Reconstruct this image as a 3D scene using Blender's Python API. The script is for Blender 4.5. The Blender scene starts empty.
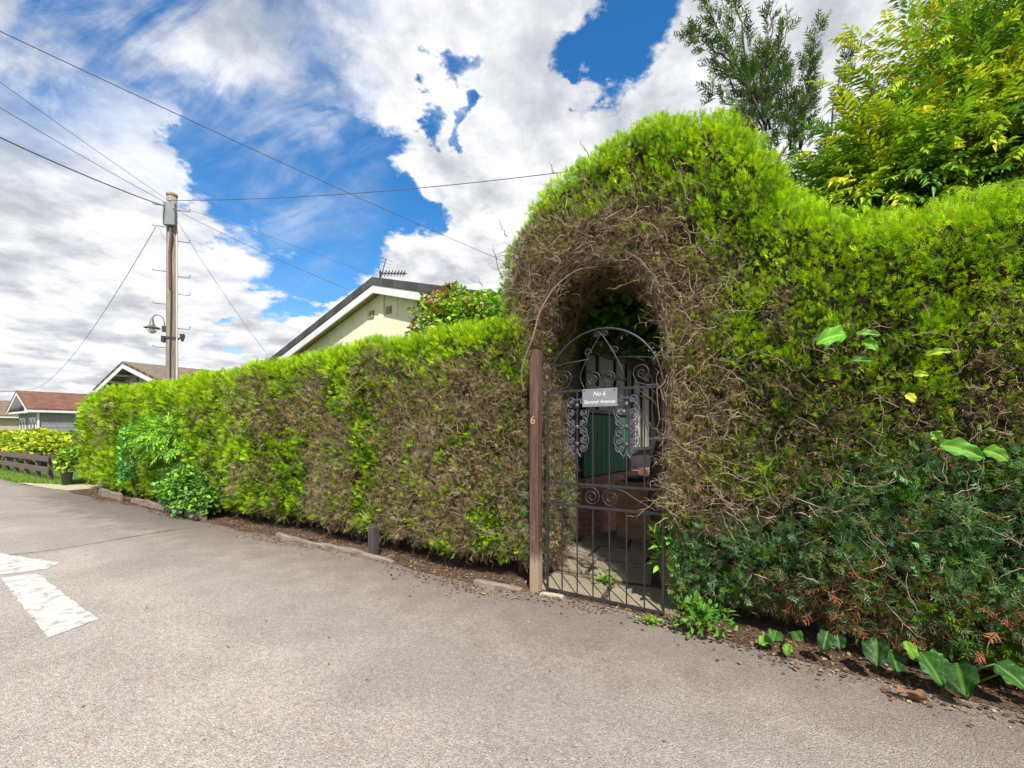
import bpy, math, random
import numpy as np
from mathutils import Vector, Matrix

random.seed(7)
rng = np.random.default_rng(11)
scene = bpy.context.scene
C = scene.collection
R = math.radians

# ------------------------------------------------------------------ camera
CAM_H = 1.4
cam_d = bpy.data.cameras.new('camera')
cam = bpy.data.objects.new('camera', cam_d)
C.objects.link(cam)
cam.location = (0, 0, CAM_H)
cam.rotation_euler = (R(90), 0, 0)
cam_d.sensor_width = 36
cam_d.lens = 16.0
cam_d.shift_y = 48 / 1024
cam_d.clip_start = 0.05
cam_d.clip_end = 3000
scene.camera = cam

# ------------------------------------------------------------------ sun, view
SUN_EL, SUN_AZ = R(51), R(173)          # azimuth clockwise from +Y
sun_dir = Vector((math.sin(SUN_AZ) * math.cos(SUN_EL), math.cos(SUN_AZ) * math.cos(SUN_EL), math.sin(SUN_EL)))
sd = bpy.data.lights.new('sun', 'SUN')
sd.energy = 4.7
sd.angle = R(0.9)
sd.color = (1.0, 0.95, 0.87)
so = bpy.data.objects.new('sun', sd)
so.rotation_euler = sun_dir.to_track_quat('Z', 'Y').to_euler()
so.location = (0, -5, 12)
C.objects.link(so)
scene.view_settings.view_transform = 'Standard'
scene.view_settings.look = 'None'
scene.view_settings.gamma = 1
scene.view_settings.exposure = 0.70
scene.view_settings.use_curve_mapping = False

# ------------------------------------------------------------------ node helper
class NT:
    def __init__(self, nt):
        self.nt = nt; self.n = nt.nodes; self.l = nt.links
    def add(self, t, **kw):
        n = self.n.new(t)
        for k, v in kw.items():
            setattr(n, k, v)
        return n
    def link(self, a, b): self.l.new(a, b)
    def put(self, sock, v):
        if isinstance(v, (int, float)):
            sock.default_value = v
        elif isinstance(v, (tuple, list, Vector)):
            v = tuple(v)
            try:
                sock.default_value = v
            except Exception:
                sock.default_value = v + (1,) if len(v) == 3 else v[:3]
        else:
            self.link(v, sock)
    def math(self, op, a, b=None, c=None, clamp=False):
        n = self.add('ShaderNodeMath', operation=op); n.use_clamp = clamp
        self.put(n.inputs[0], a)
        if b is not None: self.put(n.inputs[1], b)
        if c is not None: self.put(n.inputs[2], c)
        return n.outputs[0]
    def vmath(self, op, a, b=None, out=0):
        n = self.add('ShaderNodeVectorMath', operation=op)
        self.put(n.inputs[0], a)
        if b is not None: self.put(n.inputs[1], b)
        return n.outputs[out]
    def smooth(self, v, a, b, lo=0.0, hi=1.0):
        n = self.add('ShaderNodeMapRange', interpolation_type='SMOOTHSTEP')
        self.put(n.inputs[0], v); n.inputs[1].default_value = a; n.inputs[2].default_value = b
        n.inputs[3].default_value = lo; n.inputs[4].default_value = hi
        return n.outputs[0]
    def noise(self, vec, scale, detail=4, rough=0.5, dist=0.0):
        n = self.add('ShaderNodeTexNoise')
        if vec is not None: self.link(vec, n.inputs['Vector'])
        n.inputs['Scale'].default_value = scale; n.inputs['Detail'].default_value = detail
        n.inputs['Roughness'].default_value = rough; n.inputs['Distortion'].default_value = dist
        return n.outputs['Fac']
    def mix(self, f, a, b, mode='MIX'):
        n = self.add('ShaderNodeMix', data_type='RGBA', blend_type=mode)
        self.put(n.inputs[0], f)
        for s, v in ((n.inputs[6], a), (n.inputs[7], b)):
            if isinstance(v, (tuple, list)): s.default_value = tuple(v) + ((1,) if len(v) == 3 else ())
            else: self.link(v, s)
        return n.outputs[2]
    def comb(self, x, y, z):
        n = self.add('ShaderNodeCombineXYZ')
        self.put(n.inputs[0], x); self.put(n.inputs[1], y); self.put(n.inputs[2], z)
        return n.outputs[0]

# ------------------------------------------------------------------ sky
def build_world():
    w = bpy.data.worlds.new('World'); scene.world = w; w.use_nodes = True
    w.node_tree.nodes.clear()
    t = NT(w.node_tree)
    out = t.add('ShaderNodeOutputWorld'); bg = t.add('ShaderNodeBackground')
    bg.inputs['Strength'].default_value = 0.1
    t.link(bg.outputs[0], out.inputs[0])
    sky = t.add('ShaderNodeTexSky', sky_type='NISHITA')
    sky.sun_disc = False; sky.sun_elevation = SUN_EL; sky.sun_rotation = SUN_AZ
    sky.air_density = 1.0; sky.dust_density = 0.3; sky.ozone_density = 3.0
    tc = t.add('ShaderNodeTexCoord')
    d = t.vmath('NORMALIZE', tc.outputs['Generated'])
    sep = t.add('ShaderNodeSeparateXYZ'); t.link(d, sep.inputs[0])
    z = t.math('ADD', t.math('MAXIMUM', sep.outputs[2], 0.0), 0.22)
    p = t.comb(t.math('DIVIDE', sep.outputs[0], z), t.math('DIVIDE', sep.outputs[1], z), 0.0)
    n1 = t.noise(p, 1.7, 9, 0.56, 0.25)
    n2 = t.noise(t.vmath('ADD', p, (7.3, 2.1, 3.0)), 5.5, 7, 0.6)
    off = t.vmath('ADD', p, tuple(Vector((sun_dir.x, sun_dir.y, 0)) * 0.16))
    n1b = t.noise(off, 1.7, 9, 0.56, 0.25)
    wn = t.add('ShaderNodeTexNoise'); t.link(p, wn.inputs['Vector']); wn.inputs['Scale'].default_value = 3.2; wn.inputs['Detail'].default_value = 7; wn.inputs['Roughness'].default_value = .62
    dw = t.vmath('NORMALIZE', t.vmath('ADD', d, t.vmath('MULTIPLY', t.vmath('SUBTRACT', wn.outputs['Color'], (.5, .5, .5)), (.34, .34, .34))))
    def direction(px, py):
        v = Vector(((px - 512) / 455, 1, (432 - py) / 455)); return v.normalized()
    def blob(px, py, rad, soft=0.6):
        v = direction(px, py)
        dot = t.vmath('DOT_PRODUCT', dw, v, out=1)
        a = rad / 455 * v.y ** 1.0
        return t.smooth(dot, math.cos(a * (1.25 + soft)), math.cos(a * max(.9 - soft, .05)))
    def addall(lst):
        acc = None
        for s in lst:
            acc = s if acc is None else t.math('MAXIMUM', acc, s)
        return acc
    holes = addall([blob(*b) for b in [
        (635, 20, 30), (605, 62, 30), (585, 85, 12), (450, 78, 11, .8), (425, 118, 12, .8), (460, 122, 8),
        (245, 190, 36), (305, 215, 52), (415, 222, 18), (365, 212, 42), (405, 208, 20), (300, 262, 34), (318, 292, 16), (262, 238, 32), (215, 180, 26),
        (228, 330, 9), (275, 170, 22),
        ]])
    faint = addall([blob(*b) for b in [(60, 60, 120, .7), (200, 110, 110, .7), (20, 180, 40), (380, 10, 28), (730, 10, 10)]])
    solid = addall([blob(*b) for b in [(110, 290, 130, .5), (480, 30, 85, .5), (520, 200, 75), (700, 60, 70, .5), (440, 255, 40),
        (300, 330, 30), (230, 240, 36, .4), (850, 60, 160), (60, 350, 120)]])
    # streaky thin cloud, upper left: noise stretched along the wind
    rot = t.add('ShaderNodeVectorRotate', rotation_type='Z_AXIS'); t.link(p, rot.inputs[0]); rot.inputs['Angle'].default_value = R(28)
    st = t.vmath('MULTIPLY', rot.outputs[0], (1.3, 4.2, 1.0))
    n3 = t.noise(st, 1.6, 8, 0.6, 0.5)
    dens = t.math('ADD', n1, t.math('MULTIPLY', n2, 0.26))            # about 0.63 mean
    dens = t.math('ADD', dens, t.math('MULTIPLY', solid, 0.20))
    dens = t.math('SUBTRACT', dens, t.math('MULTIPLY', holes, 0.36))
    thick = t.smooth(dens, 0.46, 0.66)
    thin = t.smooth(t.math('ADD', n3, t.math('MULTIPLY', n2, 0.2)), 0.46, 0.74, 0.0, 0.92)
    thin = t.math('MULTIPLY', thin, t.math('SUBTRACT', 1.0, t.math('MULTIPLY', holes, .6)))
    keep = t.math('SUBTRACT', 1.0, t.math('MULTIPLY', faint, t.math('SUBTRACT', 1.0, solid)))
    cover = t.math('MAXIMUM', t.math('MULTIPLY', thick, keep), t.math('MULTIPLY', thin, t.math('SUBTRACT', 1.0, keep)))
    # self shading of the cumulus
    sh = t.math('ADD', t.math('MULTIPLY', t.math('SUBTRACT', n1, n1b), 2.6), 0.55)
    sh = t.math('ADD', sh, t.math('MULTIPLY', t.math('SUBTRACT', n2, 0.5), 1.9))
    body = t.smooth(t.math('SUBTRACT', dens, t.math('MULTIPLY', solid, .2)), 0.62, 0.95, 0.0, 0.40)
    sh = t.math('SUBTRACT', sh, body)
    shs = t.smooth(sh, 0.0, 1.0)
    ccol = t.mix(shs, (3.3, 3.45, 3.85), (7.3, 7.3, 7.35))
    hs = t.add('ShaderNodeHueSaturation'); hs.inputs['Saturation'].default_value = 1.34; hs.inputs['Value'].default_value = 1.22
    t.link(sky.outputs[0], hs.inputs['Color'])
    # pale haze near horizon
    hz = t.smooth(sep.outputs[2], 0.0, 0.25)
    base = t.mix(hz, (4.6, 4.8, 5.1), hs.outputs[0])
    col = t.mix(cover, base, ccol)
    low = t.smooth(sep.outputs[2], -0.02, 0.0)
    col = t.mix(low, (2.0, 2.0, 1.9), col)
    t.link(col, bg.inputs['Color'])
build_world()

# ------------------------------------------------------------------ frame of the road
P0 = np.array([0.262, 3.98])
ANG = math.atan2(-0.549, 0.836)
EX = np.array([0.836, -0.549]); EY = np.array([0.549, 0.836])
def L2W(x, y, z=0.0):
    p = P0 + x * EX + y * EY
    return (float(p[0]), float(p[1]), z)
def G(px, py, z=0.0):
    dpt = (CAM_H - z) * 455 / (py - 432); return ((px - 512) / 455 * dpt, dpt, z)

# ------------------------------------------------------------------ materials
MATS = {}
def mat(name, col, rough=0.7, metal=0.0, bump=0.0, bscale=60, var=0.0, vscale=3, col2=None, spec=None, stretch=None):
    if name in MATS: return MATS[name]
    m = bpy.data.materials.new(name); m.use_nodes = True
    t = NT(m.node_tree); b = t.n['Principled BSDF']
    b.inputs['Roughness'].default_value = rough; b.inputs['Metallic'].default_value = metal
    if spec is not None: b.inputs['Specular IOR Level'].default_value = spec
    tc = t.add('ShaderNodeTexCoord'); v = tc.outputs['Object']
    if stretch: v = t.vmath('MULTIPLY', v, stretch)
    if var > 0 or col2:
        f = t.smooth(t.noise(v, vscale, 6, .6), 0.32, 0.68)
        c2 = col2 if col2 else tuple(c * (1 - var) for c in col)
        t.link(t.mix(f, col, c2), b.inputs['Base Color'])
    else:
        b.inputs['Base Color'].default_value = (*col, 1)
    if bump > 0:
        bn = t.add('ShaderNodeBump'); bn.inputs['Strength'].default_value = bump; bn.inputs['Distance'].default_value = 0.01
        t.link(t.noise(v, bscale, 4, .6), bn.inputs['Height']); t.link(bn.outputs[0], b.inputs['Normal'])
    MATS[name] = m
    return m

def leaf_mat(name='leaf', trans=0.35, rough=0.5, gloss=True, spec=0.3):
    m = bpy.data.materials.new(name); m.use_nodes = True
    t = NT(m.node_tree); b = t.n['Principled BSDF']; out = t.n['Material Output']
    a = t.add('ShaderNodeAttribute'); a.attribute_name = 'Col'
    t.link(a.outputs['Color'], b.inputs['Base Color'])
    b.inputs['Roughness'].default_value = rough; b.inputs['Specular IOR Level'].default_value = spec
    tr = t.add('ShaderNodeBsdfTranslucent')
    t.link(t.mix(1.0, a.outputs['Color'], (1.1, 1.15, .7), 'MULTIPLY'), tr.inputs['Color'])
    mx = t.add('ShaderNodeMixShader'); mx.inputs[0].default_value = trans
    t.link(b.outputs[0], mx.inputs[1]); t.link(tr.outputs[0], mx.inputs[2]); t.link(mx.outputs[0], out.inputs['Surface'])
    return m
M_LEAF = leaf_mat('foliage')
M_LEAFG = leaf_mat('glossy_leaf', 0.28, 0.48, spec=.25)
M_TWIG = leaf_mat('dead_twig', 0.0, 0.85, spec=.1)

def asphalt():
    m = bpy.data.materials.new('asphalt'); m.use_nodes = True
    t = NT(m.node_tree); b = t.n['Principled BSDF']
    tc = t.add('ShaderNodeTexCoord'); v = tc.outputs['Object']
    vo = t.add('ShaderNodeTexVoronoi'); t.link(v, vo.inputs['Vector']); vo.inputs['Scale'].default_value = 135
    vo2 = t.add('ShaderNodeTexVoronoi'); t.link(v, vo2.inputs['Vector']); vo2.inputs['Scale'].default_value = 60
    sepc = t.add('ShaderNodeSeparateColor'); t.link(vo.outputs['Color'], sepc.inputs[0])
    sepd = t.add('ShaderNodeSeparateColor'); t.link(vo2.outputs['Color'], sepd.inputs[0])
    big = t.noise(v, 0.55, 4, .55, .4)
    med = t.noise(v, 3.5, 5, .6)
    fine = t.noise(v, 30, 3, .7)
    base = t.mix(t.smooth(big, .35, .65), (.385, .345, .315), (.295, .262, .243))
    base = t.mix(t.smooth(med, .35, .75, 0, .35), base, (.20, .175, .155))
    base = t.mix(t.smooth(fine, .40, .62, 0.30, 0), base, (.13, .115, .105))
    stone = t.math('MULTIPLY', t.smooth(sepc.outputs[0], .62, 1.0), .48)
    base = t.mix(stone, base, (.56, .52, .48))
    dark = t.math('MULTIPLY', t.smooth(sepc.outputs[1], .66, 1.0), .5)
    base = t.mix(dark, base, (.085, .075, .07))
    warm = t.math('MULTIPLY', t.smooth(sepd.outputs[2], .86, .98), .3)
    base = t.mix(warm, base, (.33, .20, .13))
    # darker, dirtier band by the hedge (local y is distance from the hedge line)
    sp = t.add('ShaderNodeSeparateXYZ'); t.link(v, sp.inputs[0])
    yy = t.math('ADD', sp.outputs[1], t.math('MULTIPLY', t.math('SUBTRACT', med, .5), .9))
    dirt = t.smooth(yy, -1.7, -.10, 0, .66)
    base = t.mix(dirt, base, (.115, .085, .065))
    # fine cracks
    vc = t.add('ShaderNodeTexVoronoi', feature='DISTANCE_TO_EDGE'); vc.inputs['Scale'].default_value = .55
    t.link(t.vmath('ADD', v, t.vmath('MULTIPLY', t.comb(t.noise(v, 2.2, 6, .65), t.noise(t.vmath('ADD', v, (5, 5, 0)), 2.2, 6, .65), 0.0), (.9, .9, 0))), vc.inputs['Vector'])
    ck = t.math('MULTIPLY', t.smooth(vc.outputs['Distance'], .0065, .002), t.smooth(t.noise(v, .45, 3, .5), .52, .60))
    base = t.mix(t.math('MULTIPLY', ck, .22), base, (.07, .06, .055))
    # polished wheel track
    yb = t.math('ADD', sp.outputs[1], t.math('MULTIPLY', t.math('SUBTRACT', big, .5), 1.1))
    tr = t.math('MULTIPLY', t.smooth(yb, -2.0, -1.7), t.smooth(yb, -.9, -1.25))
    base = t.mix(t.math('MULTIPLY', tr, .28), base, (.17, .155, .15))
    # darker patch by the far end of the hedge
    px_ = t.math('MULTIPLY', t.smooth(t.math('ADD', sp.outputs[0], med), -12.6, -11.2), t.smooth(t.math('ADD', sp.outputs[0], big), -3.2, -6.2))
    dp = t.math('MULTIPLY', px_, t.smooth(t.math('ADD', sp.outputs[1], med), -.8, -.1))
    base = t.mix(t.math('MULTIPLY', dp, .55), base, (.10, .085, .08))
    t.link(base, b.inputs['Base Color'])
    b.inputs['Roughness'].default_value = .85; b.inputs['Specular IOR Level'].default_value = .25
    bn = t.add('ShaderNodeBump'); bn.inputs['Strength'].default_value = .9; bn.inputs['Distance'].default_value = .006
    h = t.math('SUBTRACT', t.math('MULTIPLY', fine, .8), vo.outputs['Distance'])
    t.link(h, bn.inputs['Height']); t.link(bn.outputs[0], b.inputs['Normal'])
    return m
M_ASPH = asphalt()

def ground_mat(name, c1, c2, c3, s1=2.0, s2=25, bump=.8):
    m = bpy.data.materials.new(name); m.use_nodes = True
    t = NT(m.node_tree); b = t.n['Principled BSDF']
    tc = t.add('ShaderNodeTexCoord'); v = tc.outputs['Object']
    a = t.mix(t.smooth(t.noise(v, s1, 5, .6), .35, .65), c1, c2)
    a = t.mix(t.smooth(t.noise(v, s2, 5, .7), .45, .65), a, c3)
    t.link(a, b.inputs['Base Color']); b.inputs['Roughness'].default_value = .95; b.inputs['Specular IOR Level'].default_value = .1
    bn = t.add('ShaderNodeBump'); bn.inputs['Strength'].default_value = bump; bn.inputs['Distance'].default_value = .02
    t.link(t.noise(v, s2 * 1.5, 5, .7), bn.inputs['Height']); t.link(bn.outputs[0], b.inputs['Normal'])
    return m
M_GRASSG = ground_mat('grass_ground', (.10, .17, .03), (.16, .22, .05), (.07, .12, .02))
M_SOIL = ground_mat('soil', (.085, .055, .038), (.14, .095, .065), (.05, .035, .028), 3, 40)
M_GRAVEL = ground_mat('pale_gravel', (.50, .45, .33), (.36, .36, .20), (.30, .26, .18), 4, 30)
M_SLAB = ground_mat('slab', (.26, .22, .16), (.19, .165, .12), (.31, .265, .185), 2.5, 35, .5)

def paint_mat():
    m = bpy.data.materials.new('road_paint'); m.use_nodes = True
    t = NT(m.node_tree); b = t.n['Principled BSDF']
    tc = t.add('ShaderNodeTexCoord'); v = tc.outputs['Object']
    n = t.noise(v, 9, 8, .72)
    f = t.smooth(n, .50, .60)
    a = t.mix(f, (.44, .44, .42), (.28, .26, .24))
    a = t.mix(t.smooth(t.noise(v, 70, 3, .7), .55, .7, 0, .5), a, (.42, .41, .38))
    t.link(a, b.inputs['Base Color']); b.inputs['Roughness'].default_value = .7
    bn = t.add('ShaderNodeBump'); bn.inputs['Strength'].default_value = .6; bn.inputs['Distance'].default_value = .005
    t.link(t.noise(v, 90, 4, .7), bn.inputs['Height']); t.link(bn.outputs[0], b.inputs['Normal'])
    return m

def brick_mat(name, c1, c2, mortar, scale=1.0, tiles=False, w=.215, h=.075):
    m = bpy.data.materials.new(name); m.use_nodes = True
    t = NT(m.node_tree); b = t.n['Principled BSDF']
    uv = t.add('ShaderNodeUVMap')
    br = t.add('ShaderNodeTexBrick'); t.link(uv.outputs[0], br.inputs['Vector'])
    br.inputs['Scale'].default_value = 1.0; br.inputs['Brick Width'].default_value = w; br.inputs['Row Height'].default_value = h
    br.inputs['Mortar Size'].default_value = .006; br.inputs['Mortar Smooth'].default_value = .3
    br.inputs['Color1'].default_value = (*c1, 1); br.inputs['Color2'].default_value = (*c2, 1); br.inputs['Mortar'].default_value = (*mortar, 1)
    n = t.noise(uv.outputs[0], 9, 5, .6)
    a = t.mix(t.smooth(n, .35, .7, 0, .5), br.outputs[0], tuple(c * .55 for c in c2))
    t.link(a, b.inputs['Base Color']); b.inputs['Roughness'].default_value = .9; b.inputs['Specular IOR Level'].default_value = .2
    bn = t.add('ShaderNodeBump'); bn.inputs['Strength'].default_value = .7; bn.inputs['Distance'].default_value = .01; bn.invert = True
    t.link(br.outputs['Fac'], bn.inputs['Height']); t.link(bn.outputs[0], b.inputs['Normal'])
    return m
M_BRICK = brick_mat('brick', (.38, .17, .11), (.28, .12, .085), (.34, .30, .26))
M_BRICKO = brick_mat('orange_brick', (.48, .25, .13), (.36, .18, .10), (.36, .31, .25))
M_TILER = brick_mat('red_roof_tile', (.20, .098, .068), (.135, .066, .05), (.08, .04, .03), w=.3, h=.26)
M_TILEB = brick_mat('brown_roof_tile', (.20, .16, .12), (.15, .115, .085), (.07, .055, .04), w=.3, h=.3)
M_TILED = brick_mat('dark_roof_tile', (.085, .085, .09), (.075, .075, .078), (.055, .055, .055), w=.3, h=.3)

# ------------------------------------------------------------------ mesh helpers
class MB:
    def __init__(self): self.v = []; self.f = []
    def add(self, vs, fs):
        o = len(self.v); self.v += [tuple(p) for p in vs]; self.f += [tuple(i + o for i in f) for f in fs]; return self
    def box(self, x0, x1, y0, y1, z0, z1):
        vs = [(x, y, z) for x in (x0, x1) for y in (y0, y1) for z in (z0, z1)]
        return self.add(vs, [(0, 1, 3, 2), (4, 6, 7, 5), (0, 4, 5, 1), (2, 3, 7, 6), (0, 2, 6, 4), (1, 5, 7, 3)])
    def bbox(self, x0, x1, y0, y1, z0, z1, b=.004):
        # box with chamfered edges
        import itertools
        vs = []; idx = {}
        cs = [(x0, x1), (y0, y1), (z0, z1)]
        for c in itertools.product((0, 1), repeat=3):
            for ax in range(3):
                p = []
                for k in range(3):
                    val = cs[k][c[k]]
                    if k != ax: val += b if c[k] == 0 else -b
                    p.append(val)
                idx[(c, ax)] = len(vs); vs.append(p)
        fs = []
        for ax in range(3):
            o1, o2 = [k for k in range(3) if k != ax]
            for s in (0, 1):
                q = []
                for a, d in ((0, 0), (1, 0), (1, 1), (0, 1)):
                    c = [0, 0, 0]; c[ax] = s; c[o1] = a; c[o2] = d; q.append(idx[(tuple(c), ax)])
                fs.append(q)
        for ax in range(3):
            o1, o2 = [k for k in range(3) if k != ax]
            for a in (0, 1):
                for d in (0, 1):
                    c0 = [0, 0, 0]; c0[o1] = a; c0[o2] = d; c1 = list(c0); c1[ax] = 1
                    c0 = tuple(c0); c1 = tuple(c1)
                    fs.append([idx[(c0, o1)], idx[(c1, o1)], idx[(c1, o2)], idx[(c0, o2)]])
        for c in itertools.product((0, 1), repeat=3):
            fs.append([idx[(c, 0)], idx[(c, 1)], idx[(c, 2)]])
        return self.add(vs, fs)
    def tube(self, pts, r, n=8, cap=True, flat=1.0):
        pts = [Vector(p) for p in pts]; m = len(pts)
        rs = r if isinstance(r, (list, tuple)) else [r] * m
        vs = []; prev = None
        for i, p in enumerate(pts):
            d = (pts[min(i + 1, m - 1)] - pts[max(i - 1, 0)])
            d = d.normalized() if d.length > 1e-9 else Vector((0, 0, 1))
            if prev is None:
                a = Vector((0, 1, 0)) if abs(d.y) < .9 else Vector((1, 0, 0))
            else: a = prev
            u = (a - d * a.dot(d)).normalized(); prev = u; w = d.cross(u)
            for k in range(n):
                th = 2 * math.pi * k / n
                vs.append(p + u * (math.cos(th) * rs[i] * flat) + w * (math.sin(th) * rs[i]))
        fs = [(i * n + k, i * n + (k + 1) % n, (i + 1) * n + (k + 1) % n, (i + 1) * n + k) for i in range(m - 1) for k in range(n)]
        if cap: fs += [tuple(range(n))[::-1], tuple(range((m - 1) * n, m * n))]
        return self.add(vs, fs)
    def lathe(self, prof, n=20, c=(0, 0, 0)):
        vs = [(c[0] + r * math.cos(2 * math.pi * k / n), c[1] + r * math.sin(2 * math.pi * k / n), c[2] + z) for r, z in prof for k in range(n)]
        fs = [(i * n + k, i * n + (k + 1) % n, (i + 1) * n + (k + 1) % n, (i + 1) * n + k) for i in range(len(prof) - 1) for k in range(n)]
        return self.add(vs, fs)
    def poly(self, pts, z0, z1):
        n = len(pts)
        vs = [(x, y, z0) for x, y in pts] + [(x, y, z1) for x, y in pts]
        fs = [tuple(range(n))[::-1], tuple(range(n, 2 * n))] + [(i, (i + 1) % n, n + (i + 1) % n, n + i) for i in range(n)]
        return self.add(vs, fs)
    def xzpoly(self, pts, y0, y1):
        n = len(pts)
        vs = [(x, y0, z) for x, z in pts] + [(x, y1, z) for x, z in pts]
        fs = [tuple(range(n)), tuple(range(n, 2 * n))[::-1]] + [((i + 1) % n, i, n + i, n + (i + 1) % n) for i in range(n)]
        return self.add(vs, fs)
    def build(self, name, m, parent=None, smooth=False, uv=None, loc=None, rz=None):
        me = bpy.data.meshes.new(name); me.from_pydata(self.v, [], self.f); me.update()
        if uv:
            l = me.uv_layers.new(name='UVMap')
            for p in me.polygons:
                nx, ny, nz = p.normal
                for li in p.loop_indices:
                    co = me.vertices[me.loops[li].vertex_index].co
                    if uv == 'roof':   # rows run down the slope
                        l.data[li].uv = (co.y, math.hypot(co.x, 0) * 1.05)
                    elif abs(nx) > abs(ny) and abs(nx) > abs(nz): l.data[li].uv = (co.y, co.z)
                    elif abs(ny) > abs(nz): l.data[li].uv = (co.x, co.z)
                    else: l.data[li].uv = (co.x, co.y)
        if smooth:
            me.polygons.foreach_set('use_smooth', [True] * len(me.polygons))
        me.materials.append(m)
        o = bpy.data.objects.new(name, me); C.objects.link(o)
        if parent is not None: o.parent = parent
        if loc is not None: o.location = loc
        if rz is not None: o.rotation_euler = (0, 0, rz)
        return o

def tag(o, label=None, cat=None, group=None, kind=None):
    if label: o['label'] = label
    if cat: o['category'] = cat
    if group: o['group'] = group
    if kind: o['kind'] = kind
    return o
def thing(name, label, cat, loc=(0, 0, 0), rz=0.0, group=None, kind=None):
    o = bpy.data.objects.new(name, None); C.objects.link(o)
    o.empty_display_size = .3
    o.location = loc; o.rotation_euler = (0, 0, rz)
    return tag(o, label, cat, group, kind)
def road_thing(name, label, cat, x=0.0, y=0.0, z=0.0, group=None):
    return thing(name, label, cat, L2W(x, y, z), ANG, group)
def np_mesh(name, V, F, col, m, parent=None, smooth=False):
    me = bpy.data.meshes.new(name)
    V = np.ascontiguousarray(V, dtype=np.float32); F = np.ascontiguousarray(F, dtype=np.int32)
    k = F.shape[1]
    me.vertices.add(len(V)); me.vertices.foreach_set('co', V.ravel())
    me.loops.add(F.size); me.loops.foreach_set('vertex_index', F.ravel())
    me.polygons.add(len(F)); me.polygons.foreach_set('loop_start', np.arange(0, F.size, k, dtype=np.int32))
    me.polygons.foreach_set('loop_total', np.full(len(F), k, dtype=np.int32))
    if smooth: me.polygons.foreach_set('use_smooth', np.ones(len(F), dtype=bool))
    me.update(calc_edges=True)
    if col is not None:
        a = me.color_attributes.new('Col', 'FLOAT_COLOR', 'POINT')
        c4 = np.ones((len(V), 4), dtype=np.float32); c4[:, :3] = np.clip(col, 0, 1)
        a.data.foreach_set('color', c4.ravel())
    me.materials.append(m)
    o = bpy.data.objects.new(name, me); C.objects.link(o)
    if parent is not None: o.parent = parent
    return o

# ------------------------------------------------------------------ noise
def _hash(i, j, k, seed):
    h = (i * 374761393 + j * 668265263 + k * 2147483647 + seed * 1274126177) & 0xffffffff
    h = ((h ^ (h >> 13)) * 1274126177) & 0xffffffff
    return ((h ^ (h >> 16)) & 0xffff) / 65535.0
def vnoise(P, scale, seed=0):
    Q = np.asarray(P, dtype=np.float64) * scale; I = np.floor(Q).astype(np.int64); Fr = Q - I; Fr = Fr * Fr * (3 - 2 * Fr)
    out = 0
    for a in (0, 1):
        for b in (0, 1):
            for c in (0, 1):
                w = (Fr[:, 0] if a else 1 - Fr[:, 0]) * (Fr[:, 1] if b else 1 - Fr[:, 1]) * (Fr[:, 2] if c else 1 - Fr[:, 2])
                out = out + w * _hash(I[:, 0] + a, I[:, 1] + b, I[:, 2] + c, seed)
    return out
def fbm(P, scale, seed=0, oct=3):
    s = 0; a = .5; t = 0
    for o in range(oct):
        s = s + a * vnoise(P, scale * 2 ** o, seed + o * 17); t += a; a *= .5
    return s / t
def sstep(v, a, b):
    x = np.clip((v - a) / (b - a), 0, 1); return x * x * (3 - 2 * x)

# ------------------------------------------------------------------ hedge solids as distance fields
def sd_poly(x, z, poly):
    poly = np.array(poly, dtype=float); n = len(poly)
    d = np.full(x.shape, 1e9); inside = np.zeros(x.shape, bool)
    for i in range(n):
        a = poly[i]; b = poly[(i + 1) % n]; e = b - a
        wx = x - a[0]; wz = z - a[1]
        t = np.clip((wx * e[0] + wz * e[1]) / (e @ e), 0, 1)
        d = np.minimum(d, (wx - t * e[0]) ** 2 + (wz - t * e[1]) ** 2)
        c = ((a[1] > z) != (b[1] > z))
        with np.errstate(divide='ignore', invalid='ignore'):
            xi = a[0] + (z - a[1]) / (b[1] - a[1] + 1e-12) * e[0]
        inside ^= (c & (x < xi))
    d = np.sqrt(d)
    return np.where(inside, -d, d)
def make_field(poly, y0, y1, rad, hole=None, lump=.05, seed=0, lean=None):
    yc = (y0 + y1) / 2; hw = (y1 - y0) / 2
    def f(P):
        x, y, z = P[:, 0], P[:, 1], P[:, 2]; yoff = 0.0
        if lean is not None: y = y - lean(x, z)
        d2 = sd_poly(x, z, poly); w = np.abs(y - yc) - hw
        a = d2 + rad; b = w + rad
        d = np.minimum(np.maximum(a, b), 0) + np.hypot(np.maximum(a, 0), np.maximum(b, 0)) - rad
        if hole is not None:
            dh = -sd_poly(x + .20 * np.clip(P[:, 1] + yoff - .12, 0, .9), z, hole)
            k = .10
            h = np.clip(.5 + .5 * (dh - d) / k, 0, 1)
            d = d * (1 - h) + dh * h + k * h * (1 - h)
        d = d - lump * (fbm(P, 1.6, seed, 2) - .5) * 2 - lump * .8 * (vnoise(P, 6, seed + 5) - .5) * 2
        return d
    return f
def grad(f, P, e=.01):
    g = np.stack([f(P + np.array(o) * e) - f(P - np.array(o) * e) for o in ((1, 0, 0), (0, 1, 0), (0, 0, 1))], 1)
    return g / (np.linalg.norm(g, axis=1, keepdims=True) + 1e-9)
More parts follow.
